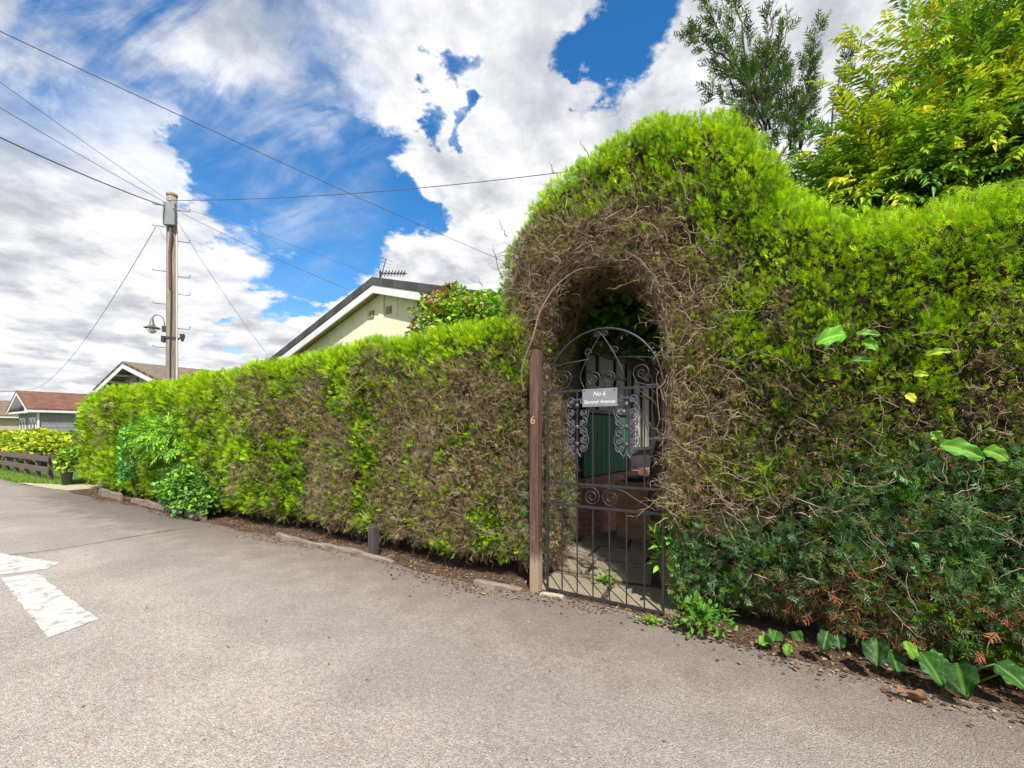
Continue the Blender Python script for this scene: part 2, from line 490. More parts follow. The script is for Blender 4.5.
def surface_net(f, lo, hi, h, iso):
    n = [int(math.ceil((hi[k] - lo[k]) / h)) + 1 for k in range(3)]
    ax = [lo[k] + np.arange(n[k]) * h for k in range(3)]
    X, Y, Z = np.meshgrid(*ax, indexing='ij')
    D = (f(np.stack([X.ravel(), Y.ravel(), Z.ravel()], 1)) - iso).reshape(n)
    S = D < 0
    cnt = np.zeros([k - 1 for k in n]); acc = np.zeros([k - 1 for k in n] + [3])
    corners = [(a, b, c) for a in (0, 1) for b in (0, 1) for c in (0, 1)]
    def sub(A, c): return A[c[0]:n[0] - 1 + c[0], c[1]:n[1] - 1 + c[1], c[2]:n[2] - 1 + c[2]]
    for a in corners:
        for k in range(3):
            if a[k] == 0:
                b = list(a); b[k] = 1
                da = sub(D, a); db = sub(D, b); cr = (da < 0) != (db < 0)
                t = np.where(cr, da / np.where(cr, da - db, 1), 0)
                cnt += cr
                for q in range(3):
                    acc[..., q] += np.where(cr, a[q] + (t if q == k else 0), 0)
    act = cnt > 0
    idx = np.full(act.shape, -1, dtype=np.int64); idx[act] = np.arange(act.sum())
    ii = np.stack(np.nonzero(act), 1)
    V = (acc[act] / cnt[act][:, None] + ii) * h + np.array(lo)
    quads = []
    for k in range(3):
        u, w = (k + 1) % 3, (k + 2) % 3
        s0 = [slice(0, n[0]), slice(0, n[1]), slice(0, n[2])]; s1 = list(s0)
        s0[k] = slice(0, n[k] - 1); s1[k] = slice(1, n[k])
        A = S[tuple(s0)]; B = S[tuple(s1)]
        cr = np.stack(np.nonzero(A != B), 1)
        cr = cr[(cr[:, u] > 0) & (cr[:, w] > 0) & (cr[:, u] < n[u] - 1) & (cr[:, w] < n[w] - 1)]
        fl = A[cr[:, 0], cr[:, 1], cr[:, 2]]
        q = []
        for du, dw in ((-1, -1), (0, -1), (0, 0), (-1, 0)):
            c = cr.copy(); c[:, u] += du; c[:, w] += dw
            q.append(idx[c[:, 0], c[:, 1], c[:, 2]])
        q = np.stack(q, 1); q[~fl] = q[~fl][:, ::-1]
        quads.append(q)
    Q = np.concatenate(quads); Q = Q[(Q >= 0).all(1)]
    return V, Q

# ------------------------------------------------------------------ leaf templates (verts in local axes: x side, y normal, z along)
def tmpl_spray(r, pairs=4, w=.045):
    V = []; F = []
    def tri(a, b, c):
        o = len(V); V.extend([a, b, c]); F.append((o, o + 1, o + 2))
    bend = r.uniform(-.12, .12)
    def ax(t): return np.array([bend * t * t, .10 * math.sin(t * 2.0), t])
    tri(ax(0) + (-w * .6, 0, 0), ax(0) + (w * .6, 0, 0), ax(1))
    for i in range(pairs):
        t = .12 + .72 * i / pairs + r.uniform(-.04, .04)
        for s in (-1, 1):
            L = (.58 - .42 * t) * r.uniform(.7, 1.15); an = R(r.uniform(30, 58))
            b = ax(t + (0.05 if s > 0 else 0)); d = np.array([s * math.sin(an), r.uniform(-.25, .25), math.cos(an)])
            pn = np.array([math.cos(an), 0, -s * math.sin(an)]) * w
            tri(b - pn * 1.1, b + pn * .9 + d * L * .25, b + d * L)
    return np.array(V), np.array(F)
def tmpl_twig(r, w=.014):
    V = []; F = []
    p = np.zeros(3); d = np.array([0, 0, 1.0]); pts = [p]
    for i in range(3):
        d = d + np.array([r.uniform(-.8, .8), r.uniform(-.8, .8), 0]); d = d / np.linalg.norm(d); p = p + d * .34; pts.append(p)
    def seg(a, b, w0):
        q = b - a; sd_ = np.cross(q, [r.uniform(-1, 1), r.uniform(-1, 1), .3]); sd_ = sd_ / (np.linalg.norm(sd_) + 1e-9) * w0
        o = len(V); V.extend([a - sd_, a + sd_, b]); F.append((o, o + 1, o + 2))
    for i in range(3):
        seg(pts[i], pts[i + 1] + (pts[i + 1] - pts[i]) * .15, w * (1 - .2 * i))
    for i in range(5):
        t = r.uniform(.15, .95) * 3; k = min(int(t), 2); b = pts[k] + (pts[k + 1] - pts[k]) * (t - k)
        e = b + np.array([r.uniform(-.3, .3), r.uniform(-.3, .3), r.uniform(.0, .3)])
        seg(b, e, w * .7)
    return np.array(V), np.array(F)
def tmpl_leaf(r, w=.22, fold=.05, droop=.15, rows=3):
    # one pointed leaf, folded along the midrib
    V = [(0, 0, 0)]; F = []
    for i in range(1, rows + 1):
        t = i / (rows + 1); ww = w * math.sin(math.pi * t ** .8) ** .9
        y = -droop * t * t
        V += [(-ww, y + fold, t), (0, y, t), (ww, y + fold, t)]
    V.append((0, -droop, 1))
    F.append((0, 1, 2)); F.append((0, 2, 3))
    for i in range(rows - 1):
        a = 1 + 3 * i
        F += [(a, a + 3, a + 4), (a, a + 4, a + 1), (a + 1, a + 4, a + 5), (a + 1, a + 5, a + 2)]
    a = 1 + 3 * (rows - 1); e = len(V) - 1
    F += [(a, e, a + 1), (a + 1, e, a + 2)]
    return np.array(V, float), np.array(F)
def tmpl_frond(r, pairs=5, lw=.05, ll=.34, droop=.35):
    # compound leaf: arching rachis with lance-shaped drooping leaflets
    V = []; F = []
    def ax(t): return np.array([0, -droop * t * t, t])
    def leaf(b, d, L, W):
        up = np.array([0, 1.0, 0]); sd_ = np.cross(d, up); sd_ = sd_ / (np.linalg.norm(sd_) + 1e-9)
        m = b + d * L * .42 + np.array([0, .02, 0]); e = b + d * L + np.array([0, -.10 * L * 3, 0])
        o = len(V); V.extend([b, m - sd_ * W, e, m + sd_ * W]); F.append((o, o + 1, o + 2)); F.append((o, o + 2, o + 3))
    for i in range(pairs):
        t = .2 + .75 * i / pairs
        for s in (-1, 1):
            an = R(r.uniform(38, 60)); d = np.array([s * math.sin(an), r.uniform(-.45, -.05), math.cos(an)]); d /= np.linalg.norm(d)
            leaf(ax(t), d, ll * r.uniform(.8, 1.15) * (1 - .25 * abs(t - .5)), lw * r.uniform(.8, 1.2))
    leaf(ax(.95), np.array([0, -.4, .9]), ll * 1.1, lw)
    o = len(V); V.extend([ax(0) + (-.008, 0, 0), ax(0) + (.008, 0, 0), ax(1)]); F.append((o, o + 1, o + 2))
    return np.array(V), np.array(F)

def frames(D, N, roll=None):
    Z = D / (np.linalg.norm(D, axis=1, keepdims=True) + 1e-9)
    Y = N - (N * Z).sum(1, keepdims=True) * Z
    Y = Y / (np.linalg.norm(Y, axis=1, keepdims=True) + 1e-9)
    X = np.cross(Y, Z)
    return X, Y, Z
def scatter(templates, P, D, N, S, col, shade=True):
    """copy templates to points; returns V,F,Col"""
    n = len(P); k = rng.integers(0, len(templates), n)
    X, Y, Z = frames(D, N)
    Vs, Fs, Cs = [], [], []; off = 0
    for ti, (tv, tf) in enumerate(templates):
        m = k == ti
        if not m.any(): continue
        q = (X[m][:, None] * tv[None, :, 0:1] + Y[m][:, None] * tv[None, :, 1:2] + Z[m][:, None] * tv[None, :, 2:3]) * S[m][:, None, None] + P[m][:, None]
        nn = m.sum(); nv = len(tv)
        Vs.append(q.reshape(-1, 3)); Fs.append((tf[None] + (np.arange(nn) * nv)[:, None, None] + off).reshape(-1, 3)); off += nn * nv
        c = np.repeat(col[m][:, None], nv, 1)
        # tips of a shoot are a bit paler than its base
        if shade: c = c * (0.82 + .3 * np.clip(tv[None, :, 2:3], 0, 1))
        Cs.append(c.reshape(-1, 3))
    return np.concatenate(Vs), np.concatenate(Fs), np.concatenate(Cs)
def merge(parts):
    V, F, Cc = [], [], []; o = 0
    for v, f, c in parts:
        V.append(v); F.append(f + o); Cc.append(c); o += len(v)
    return np.concatenate(V), np.concatenate(F), np.concatenate(Cc)
def unit(n):
    v = rng.normal(size=(n, 3)); return v / np.linalg.norm(v, axis=1, keepdims=True)
def sample_faces(V, Q, n, wfun=None):
    A = V[Q[:, 0]]; B = V[Q[:, 1]]; Cq = V[Q[:, 2]]; D = V[Q[:, 3]]
    area = .5 * np.linalg.norm(np.cross(Cq - A, D - B), axis=1)
    cen = (A + B + Cq + D) / 4
    nrm = np.cross(Cq - A, D - B); nrm /= np.linalg.norm(nrm, axis=1, keepdims=True) + 1e-9
    w = area * (wfun(cen, nrm) if wfun else 1)
    tot = w.sum(); i = rng.choice(len(Q), n, p=w / tot)
    u = rng.random((n, 1)); v = rng.random((n, 1))
    P = A[i] * (1 - u) * (1 - v) + B[i] * u * (1 - v) + Cq[i] * u * v + D[i] * (1 - u) * v
    return P, area.sum()

SPR = [tmpl_spray(random.Random(i), 3, .050) for i in range(12)]
SPRW = [tmpl_spray(random.Random(i + 40), 5, .05) for i in range(8)]
TWG = [tmpl_twig(random.Random(i + 90)) for i in range(12)]
LEAF = [tmpl_leaf(random.Random(i), .22) for i in range(3)]
LEAFW = [tmpl_leaf(random.Random(i), .34, .05, .2) for i in range(3)]
FROND = [tmpl_frond(random.Random(i)) for i in range(8)]

PAL = {
    'lime': (.46, .66, .006), 'lime2': (.30, .50, .006), 'mid': (.11, .22, .008), 'dark': (.035, .08, .010),
    'teal': (.20, .35, .15), 'teal2': (.12, .23, .10), 'olive': (.27, .26, .055), 'tan': (.38, .29, .165),
    'brown': (.17, .115, .080), 'rust': (.30, .13, .06), 'grey': (.36, .30, .25)}
PAL = {k: np.array(v) for k, v in PAL.items()}
def pick(probs, P=None):
    """probs: dict name->array (n). returns colours"""
    names = list(probs); A = np.stack([np.clip(probs[k], 0, None) for k in names], 1); A = A / A.sum(1, keepdims=True)
    cum = A.cumsum(1); u = rng.random((len(A), 1))
    if P is not None:
        c = fbm(P, 7.0, 101, 2) + .5 * (vnoise(P, 22, 55) - .5); c = np.argsort(np.argsort(c)) / len(c); u = np.where(rng.random((len(A), 1)) < .62, c[:, None], u)
    if True:  i = (u > cum).sum(1).clip(0, len(names) - 1)
    base = np.array([PAL[k] for k in names])[i]
    return base, i, names

M_CORE = mat('hedge_core', (.035, .026, .018), .95, bump=1, bscale=30, var=.5, vscale=12, spec=0)

def build_hedge(root, f, lo, hi, zone, nspr, ntwig, size_fn, front_w, core_h=.07, extra_mb=None):
    Vc, Qc = surface_net(f, lo, hi, core_h, -.13)
    np_mesh('branch_core', Vc, Qc, None, M_CORE, root, True)
    Vs, Qs = surface_net(f, lo, hi, core_h, 0.0)
    parts = []
    P, area = sample_faces(Vs, Qs, nspr, front_w)
    N = grad(f, P)
    dep = rng.random(len(P)) ** 1.1 * .15
    P = P - N * dep[:, None] - N * (f(P)[:, None])
    cl = sstep(vnoise(P, 14, 71) * .55 + vnoise(P, 27, 72) * .45, .60, .32); P = P - N * (cl * (.085 - .045 * np.clip(N[:, 2], 0, 1)))[:, None]; dep = dep + cl * .03
    kp = rng.random(len(P)) > .5 * cl; P = P[kp]; N = N[kp]; dep = dep[kp]; cl = cl[kp]
    live = zone(P, N, dep)                 # dict name->prob
    col, idx, names = pick(live, P)
    top = np.clip(N[:, 2], 0, 1)
    deadish = np.array([n in ('tan', 'brown', 'rust', 'grey') for n in names])[idx]
    D = N * .85 + unit(len(P)) * .70 + np.array([0, 0, .55]) * (~deadish)[:, None] + np.array([0, 0, .7]) * (top ** 2)[:, None]
    NN = unit(len(P)) + N * .6
    S = size_fn(P) * rng.uniform(.6, 1.45, len(P)) * np.where(deadish, .8, 1.0)
    D = D + np.array([0, 0, 1.0]) * (top * (rng.random(len(P)) < .4))[:, None]
    col = col * (1 - .45 * sstep(dep, .03, .13) * 0)[:, None] * rng.uniform(.62, 1.3, (len(P), 1)) * (1 + .12 * rng.normal(size=(len(P), 3)) * [1, .5, .6])
    patch = fbm(P, 2.2, 77, 3)[:, None]
    col = col * (.75 + .5 * patch)
    m = deadish
    parts.append(scatter(SPR, P[~m], D[~m], NN[~m], S[~m], col[~m]))
    if m.any(): parts.append(scatter(TWG + SPR[:3], P[m], D[m], NN[m], S[m] * 1.5, col[m]))
    V, F, cc = merge(parts)
    np_mesh('foliage', V, F, cc, M_LEAF, root)
    # dead twigs
    def tw(cen, nrm):
        z = zone(cen, nrm, np.zeros(len(cen)))
        dd = sum(z.get(k, 0) for k in ('tan', 'brown', 'grey')) + .2 * z.get('olive', 0)
        return (front_w(cen, nrm)) * (dd / (sum(z.values()) + 1e-9) + .03)
    P, _ = sample_faces(Vs, Qs, ntwig, tw)
    N = grad(f, P); P = P - N * (rng.random((len(P), 1)) * .10 + .02)
    D = N * .45 + unit(len(P)) * .9; S = np.minimum(size_fn(P), .05 + .004 * np.clip(-(P[:, 0] - 6), 0, 13) * (root['label'][:4] == 'long')) * rng.uniform(1.0, 3.4, len(P))
    c = np.where(rng.random((len(P), 1)) < .55, PAL['tan'], PAL['brown'] * 1.3) * rng.uniform(.5, 1.2, (len(P), 1))
    V, F, cc = scatter(TWG, P, D, unit(len(P)), S, c)
    np_mesh('dead_twigs', V, F, cc, M_TWIG, root)
    return Vs, Qs

# ------------------------------------------------------------------ GROUND
def structure(o): o['kind'] = 'structure'; return o
g = MB(); g.add([(-900, -900, -.02), (900, -900, -.02), (900, 900, -.02), (-900, 900, -.02)], [(0, 1, 2, 3)])
structure(g.build('ground', M_GRASSG))
# road: local frame, from far left to far right; edge by the hedge at y=-.02 (soil laps over it)
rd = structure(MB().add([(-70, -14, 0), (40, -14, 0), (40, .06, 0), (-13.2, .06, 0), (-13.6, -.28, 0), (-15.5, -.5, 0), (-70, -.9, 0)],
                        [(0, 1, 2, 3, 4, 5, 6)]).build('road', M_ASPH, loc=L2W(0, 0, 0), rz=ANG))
def w2l(x, y):
    q = np.array([x, y]) - P0; return float(q @ EX), float(q @ EY)
def road_strip(pts, w, name, m, z):
    mb = MB(); L = []
    for i, (x, y) in enumerate(pts):
        a = np.array(pts[max(i - 1, 0)]); b = np.array(pts[min(i + 1, len(pts) - 1)]); t = (b - a) / np.linalg.norm(b - a)
        nn = np.array([-t[1], t[0]]) * w * random.uniform(.5, 1.2)
        L += [(x + nn[0], y + nn[1], z), (x - nn[0], y - nn[1], z)]
    mb.add(L, [(2 * i, 2 * i + 1, 2 * i + 3, 2 * i + 2) for i in range(len(pts) - 1)])
    return mb.build(name, m, rd)
M_PAINT = paint_mat()
def arrow_part(name, px):
    pts = [w2l(*p) for p in px]
    out = []
    for i in range(len(pts)):       # ragged painted edge
        a = np.array(pts[i]); b = np.array(pts[(i + 1) % len(pts)]); n = max(2, int(np.linalg.norm(b - a) / .05))
        for k in range(n):
            q = a + (b - a) * k / n + (rng.normal(size=2) * .006 if k else 0); out.append((q[0], q[1], .004))
    return MB().add(out, [tuple(range(len(out)))]).build(name, M_PAINT, rd)
ar = arrow_part('painted_arrow_shaft', [(-3.15, 3.09), (-3.085, 3.397), (-4.70, 4.50), (-4.90, 4.36)])
ar['label'] = 'worn white painted arrow shaft on the asphalt'
ar = arrow_part('painted_arrow_head', [(-5.30, 4.22), (-4.93, 4.50), (-4.74, 4.64), (-4.84, 4.87), (-6.3, 5.38)])
ar['label'] = 'worn white arrow head pointing away along the road'
M_TAR = mat('tar', (.05, .045, .042), .7, bump=.5, bscale=80)
pts = []
for (x, y) in [(0, 556), (40, 552), (80, 546), (120, 539), (160, 532), (200, 527), (235, 523)]:
    w = G(x, y); pts.append(w2l(w[0], w[1]))
PP = []
for i in range(len(pts) - 1):
    for k in range(6):
        t = k / 6; PP.append((pts[i][0] * (1 - t) + pts[i + 1][0] * t + random.uniform(-.012, .012), pts[i][1] * (1 - t) + pts[i + 1][1] * t + random.uniform(-.012, .012)))
road_strip(PP, .008, 'road_joint', M_TAR, .0035)

# soil bed under the hedges with a ragged road edge
def ragged_sheet(name, m, edge, back, z, step=.06, amp=.05, seed=3):
    r = random.Random(seed); top = []; x0, x1 = edge[0][0], edge[-1][0]
    n = int((x1 - x0) / step); xs = [x0 + (x1 - x0) * i / n for i in range(n + 1)]
    ex = [e[0] for e in edge]; ey = [e[1] for e in edge]
    fr = [(x, float(np.interp(x, ex, ey)) + amp * (vnoise(np.array([[x, 0, seed]]), 2.3, seed)[0] - .5) * 2 + r.uniform(-.012, .012), z) for x in xs]
    bk = [(x, back, z) for x in xs]
    k = len(fr)
    mb = MB().add(fr + bk, [(i, i + 1, k + i + 1, k + i) for i in range(k - 1)])
    return mb.build(name, m, loc=L2W(0, 0, 0), rz=ANG)
structure(ragged_sheet('soil_bed', M_SOIL, [(-13.3, -.15), (-12, -.3), (-9, -.22), (-5, -.18), (-3.8, -.13), (-1.8, -.13), (-1.2, -.18), (-.6, -.17), (-.12, -.06)], 1.6, .004))
structure(ragged_sheet('soil_bed', M_SOIL, [(1.16, -.10), (1.8, -.15), (2.6, -.19), (6, -.2)], 1.6, .004, seed=9))
structure(ragged_sheet('garden_soil', M_SOIL, [(-13, 1.5), (9, 1.5)], 14, .0005, step=.5, amp=0))
structure(ragged_sheet('gravel_drive', M_GRAVEL, [(-16.2, -.50), (-15.6, -.42), (-14.2, -.36), (-12.9, -.22)], 1.2, .006, seed=5))

# paved path behind the gate: individual worn slabs in one sheet
mb = MB(); r = random.Random(4)
MB0 = MB().box(-.1, 1.12, .0, .60, -.01, .008).box(-.75, 1.12, .601, 1.05, -.01, .008).box(-.75, 2.6, 1.051, 3.4, -.01, .008)
structure(MB0.build('path_joints', M_SOIL, loc=L2W(0, 0, 0), rz=ANG))
for i in range(-1, 4):
    for j in range(5):
        if i < 0 and j < 1: continue
        if r.random() < .03: continue
        cx = -.10 + .62 * i + (.22 if j % 2 else 0); cy = .03 + .58 * j
        w, d = .285, .265; a = R(r.uniform(-4, 4) + 12)
        q = []
        for sx, sy in ((-1, -1), (1, -1), (1, 1), (-1, 1)):
            x, y = sx * w, sy * d; q.append((cx + w + x * math.cos(a) - y * math.sin(a), max(cy + d + x * math.sin(a) + y * math.cos(a), .0 + .03)))
        z1 = .028 + r.uniform(0, .008)
        if cy < .75 and cx + w > 1.0: continue
        mb.poly(q, .0, z1)
structure(mb.build('path', M_SLAB, loc=L2W(0, 0, 0), rz=ANG))

# ------------------------------------------------------------------ HEDGES
HL = [(-13.15, .22), (-13.2, 1.9), (-12.9, 2.26), (-11, 2.37), (-8.3, 2.36), (-5.7, 2.40), (-4.4, 2.45), (-3.2, 2.49), (-2.2, 2.50), (-1.4, 2.51), (-.6, 2.50), (-.22, 2.5), (-.16, 2.2),
      (-.16, .2), (-1, .12), (-3, .16), (-5, .12), (-8, .08), (-10, .10)]
lean_l = lambda x, z: (.03 * sstep(z, .9, .1) + .05 * np.sin(x * 1.3) + .04 * np.sin(x * 3.1 + 1))
fL = make_field(HL, 0.0, 1.15, .24, lump=.04, seed=2, lean=lean_l)
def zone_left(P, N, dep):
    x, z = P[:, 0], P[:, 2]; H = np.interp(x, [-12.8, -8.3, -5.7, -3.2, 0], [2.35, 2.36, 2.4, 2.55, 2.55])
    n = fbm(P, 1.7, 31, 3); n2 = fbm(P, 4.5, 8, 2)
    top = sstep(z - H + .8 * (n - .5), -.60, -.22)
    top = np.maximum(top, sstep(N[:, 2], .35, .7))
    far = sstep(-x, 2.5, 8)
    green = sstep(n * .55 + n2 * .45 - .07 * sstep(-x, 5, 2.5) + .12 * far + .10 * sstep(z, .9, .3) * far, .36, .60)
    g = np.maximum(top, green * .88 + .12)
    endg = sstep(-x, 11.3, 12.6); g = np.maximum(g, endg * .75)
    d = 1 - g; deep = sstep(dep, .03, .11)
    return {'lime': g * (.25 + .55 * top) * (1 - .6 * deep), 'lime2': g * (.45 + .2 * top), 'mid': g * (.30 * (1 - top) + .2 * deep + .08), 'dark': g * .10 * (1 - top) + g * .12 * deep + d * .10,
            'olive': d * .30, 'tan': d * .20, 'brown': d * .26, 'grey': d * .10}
def front_left(cen, nrm):
    w = np.where(nrm[:, 1] < -.2, 1.0, np.where(nrm[:, 2] > .3, 1.0, .25)); w = np.where(nrm[:, 1] > .5, .12, w)
    w = w * np.where(nrm[:, 2] < -.5, .4, 1)
    return w / (.055 + .0065 * np.clip(-cen[:, 0], 0, 13)) ** 2 * .003
root_hl = road_thing('hedge', 'long clipped conifer hedge with browned face running left from the gate post', 'hedge', -6, .5)
def shifted(f, dx, dy):
    o = np.array([dx, dy, 0.]); return lambda P: f(P + o)
def size_left(P): return .050 + .0048 * np.clip(-(P[:, 0] - 6), 0, 13)
zl = lambda P, N, dep: zone_left(P + np.array([-6, .5, 0]), N, dep)
fwl = lambda c, n: front_left(c + np.array([-6, .5, 0]), n)
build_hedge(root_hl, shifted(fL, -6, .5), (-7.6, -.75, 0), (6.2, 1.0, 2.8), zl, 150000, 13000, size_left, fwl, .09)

HR = [(-.34, .15), (-.34, 2.0), (-.58, 2.5), (-.62, 2.82), (-.53, 3.2), (-.31, 3.48), (.03, 3.68), (.5, 3.82), (.85, 3.87), (1.18, 3.83), (1.42, 3.75), (1.56, 3.66), (1.72, 3.46), (1.85, 3.2),
      (1.98, 2.94), (2.14, 2.80), (2.45, 2.74), (3, 2.71), (4.9, 2.75), (5.0, .12), (3, .07), (1.9, .12), (1.3, .12), (1.12, .10), (.0, .05)]
HOLE = [(-.03, -.5), (-.03, 2.10), (.05, 2.42), (.18, 2.66), (.35, 2.78), (.54, 2.79), (.78, 2.70), (.93, 2.50), (1.02, 2.2), (1.05, 1.9), (1.05, 1.0), (1.08, .4), (1.12, -.5)]
lean_r = lambda x, z: (-.10 * sstep(x, 1.4, 3.2) - .07 * sstep(z, .8, .2) * sstep(x, 1.6, 2.2) + .10 * sstep(z, .7, .1) * sstep(x, 1.0, 1.6) + .10 * sstep(x, .1, -.3) - .05 * sstep(z, 1.2, 2.0) * sstep(z, 3.0, 2.2) * sstep(x, 1.3, 2))
fR = make_field(HR, -.03, 1.0, .25, hole=HOLE, lump=.036, seed=5, lean=lean_r)
def zone_right(P, N, dep):
    x, z = P[:, 0], P[:, 2]; n = fbm(P, 1.8, 3, 3); n2 = fbm(P, 5, 19, 2); q = (n - .5) * .9 + (n2 - .5) * .45
    dh = sd_poly(x, z, HOLE)
    dt = -sd_poly(x, z, [p for p in HR[1:-4]] + [(5, -1), (-.34, -1)])      # depth below outline
    inside = sstep(P[:, 1], .22, .4) * sstep(dh, .25, .1)
    dead_arch = sstep(dh + q * .5, .62, .30) * sstep(z, 1.9, 2.4) * sstep(x, 1.85, 1.1)
    dead_arch = np.maximum(dead_arch, sstep(x, .05, -.05) * sstep(dt + q * .3, .05, .2) * .85)
    dead_arch = np.maximum(dead_arch, inside)
    jamb = sstep(x + q * .35, 1.62, 1.28) * sstep(x, .9, 1.0) * sstep(z + q * .3, 2.75, 2.35) * sstep(z, .55, .9)
    up = sstep(z + q * .9, 1.50, 2.05)
    low = sstep(z + q * 1.0 + .25 * sstep(x, 1.9, 1.2), 1.42, .95)
    rust = sstep(z + q * .25, .62, .40) * sstep(x, 1.5, 1.9) * .55
    spots = sstep(n2, .58, .68) * .65 * sstep(dt, .15, .35)          # brown holes in the green
    fresh = sstep(dt + q * .3, .42, .15)
    dead = np.clip(dead_arch, 0, .93); jamb = jamb * (1 - dead)
    g = (1 - dead) * (1 - jamb)
    hi = g * up; lo = g * low * (1 - up); mi = g * (1 - up) * (1 - low)
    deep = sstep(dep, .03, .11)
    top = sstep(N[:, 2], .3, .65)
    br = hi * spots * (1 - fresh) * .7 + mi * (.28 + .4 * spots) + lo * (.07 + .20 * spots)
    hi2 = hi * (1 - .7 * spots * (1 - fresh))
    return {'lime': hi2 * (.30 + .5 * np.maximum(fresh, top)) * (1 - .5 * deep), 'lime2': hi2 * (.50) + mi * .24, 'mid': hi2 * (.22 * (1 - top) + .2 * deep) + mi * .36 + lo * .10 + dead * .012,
            'dark': hi2 * .06 * (1 - top) + mi * .14 + lo * .12, 'teal': lo * .60 * (1 - rust), 'teal2': lo * .34 * (1 - rust),
            'rust': lo * rust * .75 + br * .12 + dead * .06, 'olive': jamb * .42 + mi * .14 + dead * .08 + lo * .12, 'tan': jamb * .34 + dead * .20 + br * .35 * (1 - lo),
            'brown': dead * .50 + br * .5 + jamb * .12, 'grey': dead * .16 + jamb * .06, 'lime ': g * 0} if False else {
            'lime': hi2 * (.30 + .5 * np.maximum(fresh, top)) * (1 - .5 * deep), 'lime2': hi2 * (.50) + mi * .24 + jamb * .07, 'mid': hi2 * (.22 * (1 - top) + .2 * deep) + mi * .36 + lo * .10 + dead * .012,
            'dark': hi2 * .06 * (1 - top) + mi * .14 + lo * .12, 'teal': lo * .60 * (1 - rust), 'teal2': lo * .34 * (1 - rust),
            'rust': lo * rust * .75 + br * .12 + dead * .06, 'olive': jamb * .42 + mi * .14 + dead * .08 + lo * .12, 'tan': jamb * .34 + dead * .20 + br * .35 * (1 - lo),
            'brown': dead * .50 + br * .5 + jamb * .12, 'grey': dead * .16 + jamb * .06}
def front_right(cen, nrm):
    x, y, z = cen.T
    w = np.where((nrm[:, 1] < -.2) | (nrm[:, 2] > .3), 1.0, .5); w = np.where(nrm[:, 1] > .6, .12, w)
    w = w * np.where((x > 3.3), .5, 1)
    return w * np.where(z < 0.05, 0, 1)
root_hr = road_thing('hedge', 'tall conifer hedge arching over the iron gate, lime green above and bluish at lower right', 'hedge', 2, .5)
SX = np.array([2, .5, 0.])
zr = lambda P, N, dep: zone_right(P + SX, N, dep)
fwr = lambda c, n: front_right(c + SX, n)
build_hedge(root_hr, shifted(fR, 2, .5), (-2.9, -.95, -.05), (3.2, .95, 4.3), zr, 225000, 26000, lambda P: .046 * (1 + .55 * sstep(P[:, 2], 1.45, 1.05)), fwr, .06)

# thicker dead branches and hedge stems
M_STEM = mat('stem_bark', (.13, .09, .06), .9, bump=.8, bscale=50, var=.4, vscale=8)
M_DEADW = mat('dead_wood', (.27, .18, .12), .85, bump=.6, bscale=60, var=.35, vscale=9)
def wobble(a, b, n, amp, r):
    a = Vector(a); b = Vector(b); o = []
    for i in range(n + 1):
        t = i / n; k = math.sin(math.pi * t) ** .5 if 0 < t < 1 else 0
        o.append(a.lerp(b, t) + Vector((r.uniform(-1, 1), r.uniform(-1, 1), r.uniform(-1, 1))) * amp * k)
    return o
def stems(root, xs, y, ox, oy, seed):
    r = random.Random(seed)
    for x in xs:
        h = 1.2; mb = MB()
        mb.tube(wobble((x - ox, y - oy, -.01), (x - ox + r.uniform(-.1, .1), y - oy + .05, h), 6, .03, r), [.04, .035, .03, .03, .025, .02, .015], 7)
        for k in range(3):
            mb.tube(wobble((x - ox, y - oy, r.uniform(.1, .5)), (x - ox + r.uniform(-.4, .4), y - oy + r.uniform(-.2, .1), r.uniform(.5, 1.0)), 4, .03, r), [.014, .012, .010, .008, .006], 5)
        mb.build('stem', M_STEM, root, True)
rr = random.Random(5)
stems(root_hl, [-.45 - .62 * i + rr.uniform(-.1, .1) for i in range(20)], .36, -6, .5, 1)
stems(root_hr, [1.35, 1.9, 2.4, 2.95, 3.5, 4.2, -.22], .42, 2, .5, 2)
# arching dead branches round the opening
mb = MB(); r = random.Random(8)
def hole_pt(t):
    H = np.array([p for p in HOLE[1:-2]]); L = np.r_[0, np.cumsum(np.linalg.norm(np.diff(H, axis=0), axis=1))]; q = t * L[-1]
    return np.interp(q, L, H[:, 0]), np.interp(q, L, H[:, 1])
for k in range(110):
    t0 = r.uniform(.0, .85); t1 = min(t0 + r.uniform(.08, .35), 1); y = r.uniform(.0, .75); off = r.uniform(-.03, .16); n = 7; pts = []
    for i in range(n + 1):
        x, z = hole_pt(t0 + (t1 - t0) * i / n); dx, dz = x - .53, z - 1.9; l = math.hypot(dx, dz)
        e = min(off, .07) + .10 * (i / n - .5) ** 2 + r.uniform(-.02, .02)
        pts.append((x + dx / l * e - 2, y - .5 + r.uniform(-.03, .03) - .12 * (i / n), z + dz / l * e))
    rad = r.uniform(.002, .006); pts = [(a + r.uniform(-.012, .012), b + r.uniform(-.01, .01), c + r.uniform(-.012, .012)) for a, b, c in pts]; q0 = pts[4]; mb.tube([q0, (q0[0] + r.uniform(-.08, .08), q0[1] - .06, q0[2] + r.uniform(-.05, .10)), (q0[0] + r.uniform(-.16, .16), q0[1] - .10, q0[2] + r.uniform(-.08, .2))], [rad * .6, rad * .4, .0008], 4); mb.tube(pts, [rad * (1 - .6 * i / n) for i in range(n + 1)], 5)
o = mb.build('dead_branches', mat('dead_branch_bark', (.20, .14, .095), .9, var=.5, vscale=15), root_hr, True); o['label'] = 'bare brown branches arching over the gate opening'
